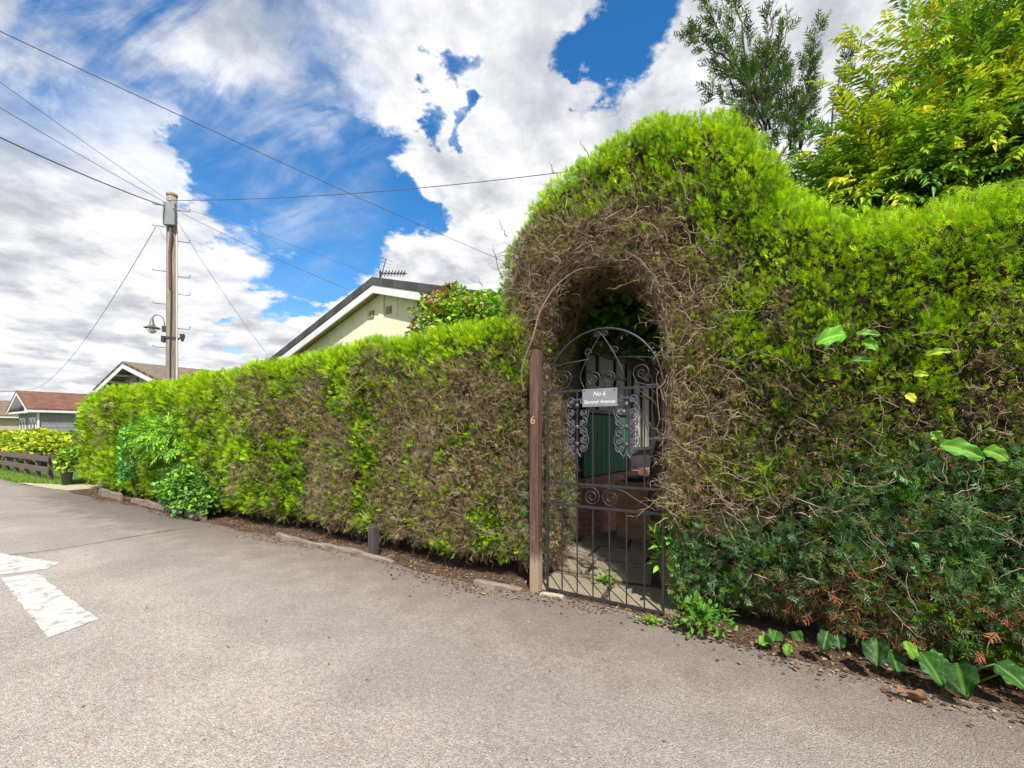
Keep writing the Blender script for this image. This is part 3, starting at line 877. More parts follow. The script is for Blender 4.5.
# long curved dry stem hanging left of the gate
pts = [(-.16, -.04, 1.75), (-.15, -.10, 1.9), (-.09, -.13, 2.05), (-.01, -.13, 2.22), (.05, -.12, 2.42), (.17, -.07, 2.62), (.34, -.02, 2.74), (.5, .05, 2.76)]
def smooth_path(p, k=5):
    out = []
    P = [Vector(q) for q in p]; P = [P[0] * 2 - P[1]] + P + [P[-1] * 2 - P[-2]]
    for i in range(1, len(P) - 2):
        for j in range(k):
            t = j / k; a, b, c, d = P[i - 1:i + 3]
            out.append(.5 * ((2 * b) + (-a + c) * t + (2 * a - 5 * b + 4 * c - d) * t * t + (-a + 3 * b - 3 * c + d) * t ** 3))
    out.append(P[-2]); return out
sp = smooth_path([(a - 2, b - .5, c) for a, b, c in pts])
mb = MB().tube(sp, [.009 - .005 * i / len(sp) for i in range(len(sp))], 7)
mb.build('dry_stem', M_DEADW, root_hr, True)
# gnarled dead shoots lying over the browned faces of both hedges
def gnarl(f, root, ox, oy, boxes, m, seed):
    r = random.Random(seed); mb = MB()
    for (n, x0, x1, z0, z1, rmax, ln) in boxes:
        pts0 = np.array([(r.uniform(x0, x1), -.1, r.uniform(z0, z1)) for _ in range(n)])
        for _ in range(5): pts0 = pts0 + np.array([0, 1., 0]) * f(pts0)[:, None]
        for p in pts0:
            if abs(f(p[None])[0]) > .08: continue
            L = r.uniform(.4, 1) * ln; d = Vector((r.uniform(-1, 1), r.uniform(-.35, .05), r.uniform(-.3, 1))).normalized(); q = Vector(p) + Vector((0, -.02, 0)); path = [q.copy()]
            for i in range(6):
                d = (d + Vector((r.uniform(-.55, .55), r.uniform(-.25, .25), r.uniform(-.5, .5)))).normalized(); q = q + d * (L / 6); path.append(q.copy())
                if r.random() < .5:
                    e = (d + Vector((r.uniform(-1, 1), r.uniform(-.4, .2), r.uniform(-1, 1)))).normalized() * L * .22
                    mb.tube([(v.x - ox, v.y - oy, v.z) for v in (q, q + e * .5 + Vector((0, 0, .005)), q + e)], [rmax * .45, rmax * .3, .0006], 4)
            w = r.uniform(.45, 1) * rmax
            mb.tube([(v.x - ox, v.y - oy, v.z) for v in path], [w * (1 - .12 * i) for i in range(7)], 5)
    mb.build('dead_shoots', m, root, True)
M_SHOOT = mat('dead_shoot_bark', (.36, .27, .18), .9, var=.5, vscale=12)
gnarl(fR, root_hr, 2, .5, [(190, -.5, 1.4, 2.2, 3.25, .0042, .26), (110, 1.08, 1.6, .7, 2.5, .0042, .30), (70, 1.5, 3.1, .8, 2.0, .0035, .20), (40, 1.5, 3.1, .25, 1.2, .004, .28)], M_SHOOT, 3)
gnarl(fL, root_hl, -6, .5, [(190, -3.2, -.2, .25, 2.1, .0040, .26), (120, -7, -3.2, .3, 2.0, .0045, .28)], M_SHOOT, 4)
# protruding bare twigs on the outlines
for (x, y, z, dx, dz) in [(-.62, .2, 2.75, -.35, .22), (-.6, .25, 2.95, -.12, .35), (-.6, .2, 2.6, -.25, .1), (-.5, .2, 3.3, -.1, .18), (.3, .3, 3.85, -.05, .14), (.0, .3, 3.75, -.08, .16)]:
    mb = MB(); mb.tube(wobble((x - 2, y - .5, z), (x - 2 + dx, y - .5, z + dz), 5, .02, r), [.006, .005, .004, .003, .002, .001], 5)
    mb.tube(wobble((x - 2 + dx * .5, y - .5, z + dz * .5), (x - 2 + dx * .6 - .05, y - .5, z + dz * .5 + .12), 3, .01, r), [.003, .002, .002, .001], 4)
    mb.build('bare_twig', M_STEM, root_hr, True)

# ------------------------------------------------------------------ GATE
M_IRON = mat('painted_iron', (.040, .036, .042), .42, .35, bump=.35, bscale=120, var=.35, vscale=14)
M_IRONL = mat('cast_iron_worn', (.085, .08, .105), .5, .3, bump=.5, bscale=90, var=.4, vscale=20)
gate = road_thing('iron_gate', 'black wrought iron garden gate with arched top and scrolls in the hedge opening', 'gate', .54, 0.02)
GX = .54
def gp(x, z, y=0): return (x - GX, y, z)
X0, X1 = .045, 1.035; XB = [X0 + (X1 - X0) * i / 7 for i in range(8)]
mb = MB()
mb.bbox(X0 - GX - .010, X0 - GX + .010, -.010, .010, .02, 1.745); mb.bbox(X1 - GX - .010, X1 - GX + .010, -.010, .010, .02, 1.745)
rc = (X1 - X0) / 2
mb.tube([(rc * math.cos(t), 0, 1.745 + rc * math.sin(t)) for t in [math.pi * i / 40 for i in range(41)]], .009, 8)
mb.build('frame', M_IRON, gate)
for z in (1.745, .962, .778, .035):
    MB().bbox(X0 - GX + .011, X1 - GX - .011, -.005, .005, z - .011, z + .011, .002).build('rail', M_IRON, gate)
for i in range(1, 7):
    x = XB[i] - GX
    MB().tube([(x, 0, .047), (x, 0, .766)], .0062, 8).build('bar', M_IRON, gate)
    if i in (1, 2, 3, 4, 5, 6): MB().tube([(x, 0, .974), (x, 0, 1.733)], .0062, 8).build('bar', M_IRON, gate)
def spiral(cx, cz, r0, turns, a0, dirn, n=36, y=0.0):
    return [(cx + r0 * (1 - .80 * i / n) * math.cos(a0 + dirn * turns * 2 * math.pi * i / n), y, cz + r0 * (1 - .80 * i / n) * math.sin(a0 + dirn * turns * 2 * math.pi * i / n)) for i in range(n + 1)]
def scroll(pts, name='scroll', r=.0052): return MB().tube(pts, r, 7).build(name, M_IRON, gate, True)
apx, apz = 0.0, 2.235 - .045
for s in (-1, 1):
    # onion-shaped ogee
    scroll(smooth_path([(0, 0, 2.20), (s * .055, 0, 2.12), (s * .115, 0, 2.02), (s * .170, 0, 1.91), (s * .182, 0, 1.84), (s * .145, 0, 1.757)], 6))
    scroll([(s * p[0], p[1], p[2]) for p in spiral(.036, 2.195, .028, 1.2, math.pi, -1)], r=.004)
    scroll([(s * p[0], p[1], p[2]) for p in spiral(.118, 2.055, .036, 1.15, math.pi * 1.1, -1)], r=.0045)
    scroll([(s * p[0], p[1], p[2]) for p in spiral(.070, 1.835, .062, 1.7, math.pi, -1)])
    scroll(smooth_path([(s * .012, 0, 1.757), (s * .03, 0, 1.765), (s * .06, 0, 1.772)], 4))
    # tie rod from ogee to arch and big scroll in the shoulder
    scroll([(s * .105, 0, 2.0), (s * .30, 0, 1.985), (s * .428, 0, 1.968), (s * .455, 0, 1.935)], r=.0045)
    sp_ = [(s * p[0], p[1], p[2]) for p in spiral(.335, 1.86, .072, 1.55, math.pi * 1.15, -1)]
    scroll([(s * .47, 0, 1.762), (s * .37, 0, 1.762), (s * .295, 0, 1.785)] + sp_[1:])
    # heart scroll between the middle rails
    sp_ = [(s * p[0], p[1], p[2]) for p in spiral(.083, .868, .076, 1.9, math.pi * .5, 1)]
    pre = smooth_path([(s * .455, 0, .795), (s * .30, 0, .868), (s * .18, 0, .934), (s * .083, 0, .944)], 5)
    scroll(pre + sp_[1:])
# cast leaf ornaments on two bars
for bi in (2, 5):
    x = XB[bi] - GX
    collars = []
    for z in (1.62, 1.44, 1.30):
        root = MB().lathe([(.0, -.02), (.014, -.018), (.018, -.006), (.018, .006), (.014, .018), (0, .02)], 10, (x, 0, z)); collars.append(root.build('collar', M_IRONL, gate, True))
    mb = MB()
    for s in (-1, 1):
        for (cz, rr_, a0, dr) in [(1.655, .046, -math.pi * .5, 1), (1.555, .040, -math.pi * .5, 1), (1.48, .044, math.pi * .5, -1), (1.405, .044, -math.pi * .5, 1), (1.335, .040, math.pi * .5, -1), (1.27, .046, math.pi * .5, -1)]:
            pts_ = spiral(.052, cz, rr_, 1.35, a0, dr, 22); mb.tube([(x + s * p[0], p[1], p[2]) for p in pts_], .005, 6)
            # small cast leaf in the eye of the scroll
            q = [(x + s * (.052 + .021 * math.cos(a) * (1 + .45 * math.cos(3 * a))), cz + .018 * math.sin(a) * (1 + .45 * math.cos(3 * a))) for a in [2 * math.pi * k / 12 for k in range(12)]]
            if s < 0: q = q[::-1]
            mb.xzpoly(q, -.005, .006)
        mb.tube(smooth_path([(x, 0, 1.68), (x + s * .10, 0, 1.60), (x + s * .085, 0, 1.50), (x + s * .02, 0, 1.44), (x + s * .085, 0, 1.39), (x + s * .10, 0, 1.31), (x + s * .03, 0, 1.21)], 5), .0045, 6)
        mb.tube(smooth_path([(x, 0, 1.26), (x + s * .012, 0, 1.22), (x + s * .035, 0, 1.19)], 4), [.007] * 8 + [.002], 6)
    mb.box(x - .03, x + .03, -.008, .008, 1.664, 1.674)
    oo = mb.build('cast_ornament', M_IRONL, gate, False)
    for c_ in collars: c_.parent = oo
# name plate
M_PLATE = mat('plate_grey', (.24, .235, .26), .38, .25, var=.12, vscale=9)
M_WHITE = mat('white_lettering', (.60, .60, .60), .6)
pl = MB().bbox(-.158, .142, -.020, -.012, 1.605, 1.752, .003).build('name_plate', M_PLATE, gate)
pl['label'] = 'grey name plate with white writing fixed to the gate'
M_SCREW = mat('screw', (.10, .10, .10), .4, .8)
for sx in (-.138, .122):
    MB().lathe([(0, .0), (.006, .0), (.006, .003), (0, .004)], 8).build('screw', M_SCREW, pl)
    so_ = C.objects[-1] if False else bpy.data.objects[-1]
def text_obj(body, size, parent, loc, rot, m, name='lettering', shear=0.0, ext=.0008):
    cu = bpy.data.curves.new(name, 'FONT'); cu.body = body; cu.size = size; cu.align_x = 'CENTER'; cu.align_y = 'CENTER'; cu.extrude = ext; cu.shear = shear; cu.offset = .0004
    t = bpy.data.objects.new('tmp', cu); C.objects.link(t)
    dg = bpy.context.evaluated_depsgraph_get(); dg.update()
    me = bpy.data.meshes.new_from_object(t.evaluated_get(dg)); bpy.data.objects.remove(t)
    me.materials.clear(); me.materials.append(m)
    o = bpy.data.objects.new(name, me); C.objects.link(o); o.parent = parent; o.location = loc; o.rotation_euler = rot
    return o
text_obj('No 6', .050, pl, (-.008, -.0208, 1.708), (R(90), 0, 0), M_WHITE, shear=.2)
text_obj('Second Avenue',   .043, pl, (-.008, -.0208, 1.645), (R(90), 0, 0), M_WHITE, shear=.2)
for o in list(pl.children):
    if o.name.startswith('screw'):
        o.rotation_euler = (R(90), 0, 0)
scs = [o for o in pl.children if o.name.startswith('screw')]
for o, sx in zip(scs, (-.138, .122)): o.location = (sx, -.0205, 1.738)
# latch
mb = MB(); mb.bbox(.43, .53, -.02, -.006, 1.33, 1.365, .003); mb.tube([(.40, -.022, 1.347), (.56, -.022, 1.347)], .006, 8); mb.tube([(.44, -.03, 1.347), (.44, -.05, 1.347)], .006, 8)
mb.build('latch', M_IRONL, gate)
for z in (.35, 1.55):
    MB().tube([(X0 - GX - .035, 0, z), (X0 - GX - .008, 0, z)], .009, 8).build('hinge', M_IRON, gate)

# gate post
def wood_mat(name, c1, c2, c3=None, base=None, grain=(14, 14, 1.2)):
    m = bpy.data.materials.new(name); m.use_nodes = True
    t = NT(m.node_tree); b = t.n['Principled BSDF']; tc = t.add('ShaderNodeTexCoord')
    v = t.vmath('MULTIPLY', tc.outputs['Object'], grain); n = t.noise(v, 2.5, 8, .65, .3)
    a = t.mix(t.smooth(n, .35, .65), c1, c2)
    if base:   # stain worn away near the ground
        sp = t.add('ShaderNodeSeparateXYZ'); t.link(tc.outputs['Object'], sp.inputs[0])
        a = t.mix(t.smooth(t.math('ADD', sp.outputs[2], t.math('MULTIPLY', n, .25)), .50, .36), a, base)
    t.link(a, b.inputs['Base Color']); b.inputs['Roughness'].default_value = .75
    bn = t.add('ShaderNodeBump'); bn.inputs['Strength'].default_value = .6; bn.inputs['Distance'].default_value = .006
    t.link(n, bn.inputs['Height']); t.link(bn.outputs[0], b.inputs['Normal'])
    return m
M_POST = wood_mat('stained_post', (.055, .022, .018), (.125, .066, .050), base=(.27, .20, .14))
post = road_thing('gate_post', 'reddish brown square timber post left of the iron gate with a gold number 6', 'post', -.06, 0)
MB().bbox(-.042, .042, -.045, .045, -.02, 2.12, .006).build('shaft', M_POST, post)
M_GOLD = mat('gold_number', (.55, .40, .12), .4, .5)
text_obj('6', .10, post, (-.005, -.048, 1.50), (R(90), 0, 0), M_GOLD, 'number', ext=.002)
# threshold stones
M_STONE = mat('pale_stone', (.42, .36, .28), .9, bump=.8, bscale=40, var=.3, vscale=12)
def kerb(x0, y0, x1, y1, w, h, label, name='edging_stone', m=M_STONE, seed=1, cat='edging'):
    L = math.hypot(x1 - x0, y1 - y0); r = random.Random(seed); n = max(6, int(L / .06)); mb = MB()
    rot = ANG + math.atan2(y1 - y0, x1 - x0); secs = []
    for i in range(n + 1):
        x = -L / 2 + L * i / n; j = r.uniform(-.002, .002); k = r.uniform(-.003, .003) + .012 * math.sin(i * .23 + seed); hh = h * (1 if 0 < i < n else .8)
        wv = .01 * math.sin(i * .7 + seed)
        secs += [(x, -w / 2 + j + wv, -.01), (x, -w / 2 + j + .004 + wv, hh * .8 + k), (x, -w / 4 + wv, hh + k), (x, w / 4 + wv, hh + k), (x, w / 2 + j - .004 + wv, hh * .8 + k), (x, w / 2 + j + wv, -.01)]
    fs = [(i * 6 + q, i * 6 + q + 1, (i + 1) * 6 + q + 1, (i + 1) * 6 + q) for i in range(n) for q in range(5)] + [tuple(range(6))[::-1], tuple(range(n * 6, n * 6 + 6))]
    mb.add(secs, fs)
    o = mb.build(name, m); o.location = L2W((x0 + x1) / 2, (y0 + y1) / 2, .004); o.rotation_euler = (0, 0, rot)
    return tag(o, label, cat)
M_LOG = wood_mat('weathered_timber', (.24, .195, .15), (.11, .085, .065), grain=(1.2, 14, 14))
kerb(-4.0, -.11, -1.72, -.13, .07, .05, 'long weathered timber edging strip lying at the foot of the left hedge', 'timber_edging', M_LOG, 2)
kerb(-.62, -.15, -.14, -.11, .07, .05, 'short pale timber edging beside the foot of the gate post', 'timber_edging', M_LOG, 3)
kerb(.02, -.035, .22, -.03, .06, .03, 'small pale stone on the threshold under the gate hinge side', 'threshold_stone', M_STONE, 4)
kerb(-9.3, -.05, -6.9, -.12, .05, .10, 'grey board edging behind the leafy shrub below the hedge', 'board_edging', M_LOG, 5)
kerb(-6.7, -.12, -6.0, -.15, .06, .14, 'short pale board standing at the foot of the hedge right of the leafy shrub', 'board_edging', M_LOG, 6)
kerb(-11.2, -.06, -9.7, -.10, .05, .16, 'weathered board at the shaded foot of the far end of the hedge', 'board_edging', M_LOG, 7)
stp = road_thing('marker_post', 'stubby dark timber post with pale edge under the left hedge', 'post', -2.12, -.06)
MB().bbox(-.05, .03, -.045, .045, -.01, .34, .005).build('shaft', wood_mat('black_timber', (.035, .032, .035), (.06, .055, .055)), stp)
MB().bbox(-.068, -.051, -.03, .03, -.01, .28, .003).build('pale_batten', M_LOG, stp)

# ------------------------------------------------------------------ broadleaf helpers
def shrub(root, c, rad, n, size, cols, tmpl, name='foliage', m=None, lump=.25, seed=0, droop=0.0, shell=.5, flat=None):
    u = unit(n); u[:, 2] = np.where(u[:, 2] < -.6, -u[:, 2], u[:, 2])
    rr_ = 1 - shell * rng.random(n) ** 1.6
    lum = 1 + lump * (fbm(u * 1.0 + seed, 2.2, seed, 3) - .5) * 2.4
    P = u * (rr_ * lum)[:, None] * np.array(rad) + np.array(c)
    P[:, 2] = np.maximum(P[:, 2], .02)
    D = u * .7 + unit(n) * .8 + np.array([0, 0, .25 - droop])
    NN = np.array([0, 0, 1.0]) + unit(n) * .6 + u * .3
    cols = np.array(cols, float); k = rng.integers(0, len(cols), n)
    patch = fbm(P, 3.0, seed + 4, 2); k = np.where(rng.random(n) < .6, np.clip((sstep(patch, .35, .65) * len(cols)).astype(int), 0, len(cols) - 1), k)
    col = cols[k] * rng.uniform(.75, 1.25, (n, 1))
    V, F, cc = scatter(tmpl, P, D, NN, size * rng.uniform(.7, 1.3, n), col)
    return np_mesh(name, V, F, cc, m or M_LEAFG, root)
def stem_part(root, paths, name='stem', m=None):
    mb = MB()
    for p, r0 in paths: mb.tube(p, [r0 * (1 - .75 * i / (len(p) - 1)) for i in range(len(p))], 7)
    return mb.build(name, m or M_STEM, root, True)
def rlean(a, b, n=5, amp=.04): return wobble(a, b, n, amp, rr)

# shrub growing through the left hedge
s1 = road_thing('leafy_shrub', 'bright green leafy shrub spilling out of the foot of the left hedge', 'shrub', -6.9, -.12)
shrub(s1, (0.1, .02, .38), (.85, .26, .40), 3600, .068, [(.08, .20, .04), (.15, .36, .03), (.26, .48, .03), (.12, .28, .07)], LEAFW, seed=3, lump=.55)
stem_part(s1, [(rlean((x, .1, 0), (x * 1.6, 0, .5)), .012) for x in (-.3, -.1, .15, .35)])
s2 = road_thing('leafy_shrub', 'feathery green sapling hanging on the left hedge above the leafy shrub', 'shrub', -7.9, -.05)
shrub(s2, (0, 0, 1.25), (.75, .22, .33), 700, .19, [(.22, .44, .04), (.32, .56, .04), (.16, .36, .04)], FROND, seed=6, droop=.3)
stem_part(s2, [(rlean((0, .15, 0), (0, .05, 1.3)), .012)])
s3 = road_thing('leafy_shrub', 'tall narrow bluish green shrub against the far part of the left hedge', 'shrub', -9.35, -.06)
shrub(s3, (0, 0, .80), (.20, .2, .75), 1100, .08, [(.08, .28, .09), (.12, .38, .08), (.20, .46, .06)], LEAF, seed=9)
stem_part(s3, [(rlean((0, .1, 0), (0, 0, 1.4)), .014)])

# shrub with reddish tips behind the hedge by the arch
s4 = thing('garden_shrub', 'green shrub with reddish young leaves behind the hedge beside the yellow gable', 'shrub', (-.62, 5.9, 0), 0)
shrub(s4, (-.03, 0, 2.58), (.72, .5, .66), 5500, .060, [(.30, .16, .05), (.36, .34, .05), (.18, .34, .03), (.10, .22, .02), (.30, .48, .04)], LEAFW, seed=12)
shrub(s4, (.62, -.35, 2.75), (.30, .3, .40), 1500, .06, [(.14, .36, .02), (.26, .50, .03)], LEAFW, 'upright_shoot', seed=14)
stem_part(s4, [(rlean((0, 0, 0), (x, y, 2.6), 6), .025) for x, y in ((-.3, 0), (.2, .1), (.5, -.2))])

# ------------------------------------------------------------------ plants along the foot of the right hedge
def big_leaf(root, base, d, L, W, col, seed=0, droop=.3, up=.25, edge=(.08, .20, .03), face=None):
    r = random.Random(seed); n, m_ = 18, 5; V = []; Cc = []; d = Vector(d).normalized(); sd_ = d.cross(Vector(face or (.15 * math.sin(seed * 2.1), .2 * math.cos(seed * 1.7), 1)))
    if sd_.length < .1: sd_ = Vector((1, 0, 0))
    sd_.normalize(); nn = sd_.cross(d).normalized()
    for i in range(n + 1):
        t = (1 - math.cos(math.pi * i / n)) / 2; w = W * math.sqrt(max(1 - abs(2 * t - .92) ** 2.1 / (1.08 if t > .46 else .95) ** 2, 0.0004)) * (1 + .03 * math.sin(t * 17 + seed))
        if i == n: w = .001
        c = Vector(base) + d * (L * t) + Vector((0, 0, 1)) * (L * (up * t - droop * t * t))
        for j in range(-m_, m_ + 1):
            q = j / m_; rip = .012 * math.sin(t * 14 + seed + j) * abs(q)
            V.append(c + sd_ * (w * q) + nn * (.22 * w * (1 - (1 - abs(q)) ** 2) * 2 + 1.6 * rip * (L / .2)))
            k = abs(q); vein = 1.0 if j == 0 else 0
            side = (abs(((t * 7 - k * 1.8) % 1) - .5) < .12) * .35
            cc = np.array(col) * (1 + .25 * math.sin(seed + t * 3 + q)) ; cc = cc * (1 - vein) + np.array(edge) * vein; cc = cc * (1 - side) + np.array(edge) * .8 * side
            Cc.append(cc)
    w_ = 2 * m_ + 1
    F = [(i * w_ + j, i * w_ + j + 1, (i + 1) * w_ + j + 1, (i + 1) * w_ + j) for i in range(n) for j in range(w_ - 1)]
    return np_mesh('leaf', np.array([tuple(v) for v in V]), np.array(F), np.array(Cc), M_LEAFG, root, True)
def petiole(root, a, b):
    a = Vector(a); b = Vector(b); mid = (a + b) / 2 + Vector((0, 0, .03))
    MB().tube([a, mid, b], [.006, .005, .004], 6).build('petiole', M_PET, root, True)
M_PET = mat('green_stalk', (.16, .24, .06), .6)
DG = (.018, .055, .014); MG = (.035, .11, .015); LG = (.13, .28, .02)
def leaf_plant(label, x, y, leaves, name='broad_leaved_plant'):
    p = road_thing(name, label, 'plant', x, y + .085)
    for i, (bx, by, bz, dx, dy, dz, L, W, c, drp, up) in enumerate(leaves):
        L *= rr.uniform(.6, .85); W *= rr.uniform(.6, .85)
        big_leaf(p, (bx, by, bz + .03), (dx + rr.uniform(-.4, .4), dy * .55, dz * .5 - .38 + rr.uniform(-.15, .25)), L, W, c, face=(rr.uniform(-.4, .4), -.8, .9), seed=i * 3 + int(x * 10), droop=drp * .35, up=.02)
        petiole(p, (bx * .2, .12, .0), (bx, by, bz + .03))
    return p
leaf_plant('small low plant with round green leaves, leftmost broad plant under the hedge', 1.80, -.16,
           [(-.02, -.05, .10, -.3, -1, .2, .12, .055, MG, .5, .2), (.08, -.05, .12, .4, -1, .1, .12, .055, MG, .4, .1), (-.05, -.06, .05, -.5, -1, 0, .10, .045, LG, .5, .2), (.05, -.10, .05, .1, -1, 0, .10, .045, LG, .4, .2)])
leaf_plant('dark drooping leaf on a stalk between round leaved and large leaved plants', 2.05, -.15,
           [(.0, -.08, .17, -.1, -1, -.6, .17, .06, DG, .5, .0), (.05, -.02, .14, .5, -1, -.3, .12, .05, DG, .3, .0)])
leaf_plant('large dark leaved plant with one bright yellow green leaf, under the hedge', 2.33, -.16,
           [(-.05, -.06, .18, -.3, -1, -.1, .20, .10, DG, .6, .0), (.08, -.06, .20, .2, -1, -.1, .13, .045, LG, .5, .1), (.14, -.08, .16, .35, -1, -.3, .19, .07, MG, .5, .1), (.02, -.02, .12, .0, -1, -.1, .18, .08, DG, .3, .1)])
leaf_plant('broad veined dark leaf plant at the right edge under the bluish hedge', 2.66, -.17,
           [(-.04, -.04, .13, .1, -1, .0, .24, .10, DG, .5, .1), (.10, -.05, .17, .8, -1, .0, .20, .08, MG, .5, .1), (-.10, -.03, .16, -.5, -1, .1, .16, .06, MG, .6, .1), (.25, -.05, .18, .8, -.8, .1, .2, .08, LG, .5, .1)])
# curled dead leaf
dl = road_thing('dead_leaf', 'large curled brown dead leaf lying under the broad-leaved plants', 'leaf', 2.40, -.36, .02)
V = []; 
for i in range(9):
    for j in range(5):
        t = i / 8; q = (j - 2) / 2; w = .045 * math.sin(math.pi * min(max(t, .05), .97)) ** .6
        V.append((-.08 + .17 * t, w * q + .012 * math.sin(t * 9), .035 * q * q + .02 * math.sin(t * 7 + q * 2) + .012))
np_mesh('blade', np.array(V), np.array([(i * 5 + j, i * 5 + j + 1, (i + 1) * 5 + j + 1, (i + 1) * 5 + j) for i in range(8) for j in range(4)]),
        np.tile(np.array([[.20, .11, .06]]), (45, 1)) * rng.uniform(.7, 1.2, (45, 1)), M_TWIG, dl, True)
dl.scale = (.7, .7, .7)
# soft green weeds by the gate's right foot
w1 = road_thing('weed_clump', 'clump of fresh green weeds with oval leaves at the right foot of the gate', 'plant', 1.28, -.14)
shrub(w1, (.05, 0, .11), (.20, .12, .12), 240, .055, [(.06, .17, .02), (.12, .27, .03), (.09, .21, .02)], LEAF, seed=2, shell=.9)
stem_part(w1, [(rlean((x, 0, 0), (x * 2, -.02, .15), 3, .01), .004) for x in (-.04, 0, .05)])
w2 = road_thing('weed_clump', 'upright green shoots growing through the lower right corner of the gate', 'plant', 1.03, .16)
shrub(w2, (0, 0, .50), (.10, .12, .24), 150, .085, [(.12, .30, .04), (.18, .40, .04)], LEAF, seed=5, shell=.9)
stem_part(w2, [(rlean((x, 0, 0), (x * 2, -.02, .6), 4, .02), .005) for x in (-.03, .03)])
w3 = road_thing('weed_clump', 'small patch of low weeds in the paving joint just behind the gate', 'plant', .42, .42)
shrub(w3, (0, 0, .03), (.09, .07, .05), 60, .06, [(.14, .28, .04), (.22, .36, .06)], LEAF, seed=8, shell=.9)
w4 = road_thing('weed_clump', 'sparse tuft of small weeds on the asphalt edge in front of the gate', 'plant', .98, -.15)
shrub(w4, (0, 0, .015), (.12, .05, .025), 60, .04, [(.12, .24, .04), (.20, .34, .05)], LEAF, seed=11, shell=.9)

# ivy-like climber leaves poking through the right hedge
def climber(label, x, z, leaves, y=-.16):
    p = road_thing('climbing_plant', label, 'plant', x, .2)
    MB().tube(smooth_path([(0, .2, .02), (.06, .15, z * .4), (-.05, .05, z * .8), (0, -.02, z)], 5), .008, 6).build('stem', M_STEM, p, True)
    for i, (dx, dz, ddx, ddz, L, W, c) in enumerate(leaves):
        big_leaf(p, (dx, y - .2 - .03, z + dz), (ddx, -.35, ddz), L, W, c, seed=i + int(z * 10), droop=.35, up=.1, edge=(.24, .42, .05), face=(.1, -1, .45))
    return p
climber('large lime green leaves of a climber poking out of the middle of the right hedge', 2.13, 1.93,
        [(.0, .02, -.9, -.05, .15, .055, (.10, .32, .02)), (.05, .02, .9, .0, .11, .02, (.22, .38, .08)), (.02, -.13, 1, .08, .11, .018, (.11, .28, .06)), (.08, -.02, .6, -.5, .08, .03, (.14, .34, .02))], -.245)
climber('large pale green twisted leaf of a climber at the right edge of the hedge', 2.52, 1.33,
        [(.0, .0, .9, -.12, .16, .045, (.10, .28, .03)), (-.01, .03, -.3, .7, .07, .03, (.18, .34, .04)), (.16, -.02, .9, -.3, .09, .035, (.12, .30, .02))], -.275)
climber('small yellow leaves of a climber near the right edge above the pale twisted leaf', 2.42, 1.70,
        [(.0, .0, .9, .2, .06, .02, (.40, .48, .04)), (.05, .10, .9, .35, .10, .02, (.34, .50, .05)), (-.03, -.10, .5, -.5, .05, .022, (.46, .46, .04))], -.26)

# ------------------------------------------------------------------ YELLOW BUNGALOW
def gable_house(root, hw, ridge, eave, length, wall_in, mw, mt, mf, roof_t=.07, fascia=.16, over=.45, soffit=None, wall_name='wall', verge_dark=None):
    pitch = (ridge - eave) / hw
    ww = hw - over; wt = ridge - pitch * ww - .04
    mb = MB(); mb.xzpoly([(-ww, -.02), (ww, -.02), (ww, ridge - pitch * ww - .10), (0, ridge - .10), (-ww, ridge - pitch * ww - .10)], wall_in, length - .4)
    w = mb.build(wall_name, mw, root, uv='box')
    rf = MB()
    for s in (-1, 1):
        q = [(0, ridge), (s * hw, eave), (s * hw, eave + roof_t), (0, ridge + roof_t)]
        if s < 0: q = q[::-1]
        rf.xzpoly(q[::-1] if s < 0 else q, 0, length)
    rfo = rf.build('roof', mt, root, uv='roof')
    for s in (-1, 1):
        q = [(s * .0005, ridge - .005), (s * (hw - .01), eave - .005), (s * (hw - .01), eave - .005 - fascia), (s * .0005, ridge - .005 - fascia)]
        if s > 0: q = q[::-1]
        MB().xzpoly(q, .012, .042).build('bargeboard', mf, root)
        MB().box(min(s * hw, s * (hw - .025)), max(s * hw, s * (hw - .025)), .045, length - .02, eave - .15, eave - .006).build('fascia', mf, root)
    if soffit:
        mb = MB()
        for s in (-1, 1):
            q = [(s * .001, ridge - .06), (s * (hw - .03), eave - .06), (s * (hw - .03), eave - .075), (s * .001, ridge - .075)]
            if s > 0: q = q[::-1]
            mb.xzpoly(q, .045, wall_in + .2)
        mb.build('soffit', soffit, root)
    return w, rfo, pitch
M_CREAM = mat('cream_render', (.72, .69, .50), .85, bump=.3, bscale=30, var=.14, vscale=2, stretch=(1, 1, .4))
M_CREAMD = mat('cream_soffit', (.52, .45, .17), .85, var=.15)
M_WPAINT = mat('white_paint', (.62, .62, .63), .5, var=.08, vscale=4)
HAX = R(-37)
yh = thing('bungalow', 'cream yellow bungalow with white bargeboards and dark shallow gable roof behind the left hedge', 'house', (-2.4, 7.8, 0), HAX)
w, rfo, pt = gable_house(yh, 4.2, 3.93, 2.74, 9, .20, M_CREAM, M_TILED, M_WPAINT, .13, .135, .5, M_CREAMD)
# standing dark tiles along the verge
MB().box(-.06, .08, .178, .199, 2.4, 3.78).build('centre_batten', mat('cream_batten', (.66, .64, .44), .7), yh)
for i in range(-8, 9):
    if i in (0,): continue
    x = .01 + i * .42
    if abs(x) < 3.6: MB().box(x - .006, x + .006, .191, .199, 2.3, 3.86 - pt * abs(x)).build('cover_strip', M_CREAM, yh)
M_VENT = mat('vent_brown', (.10, .08, .05), .8)
for x, z in ((-.28, 3.50), (.20, 3.50)):
    v = MB().box(x - .07, x + .07, .185, .199, z - .065, z + .065).build('vent', M_VENT, yh)
    mb = MB()
    for k in range(5): mb.box(x - .075, x + .075, .178, .184, z - .062 + k * .028, z - .052 + k * .028)
    for k in (-1, 1): mb.box(x - .005 + .035 * k, x + .005 + .035 * k, .1765, .1775, z - .062, z + .062)
    mb.build('grille', mat('vent_grille', (.45, .42, .26), .8), v)
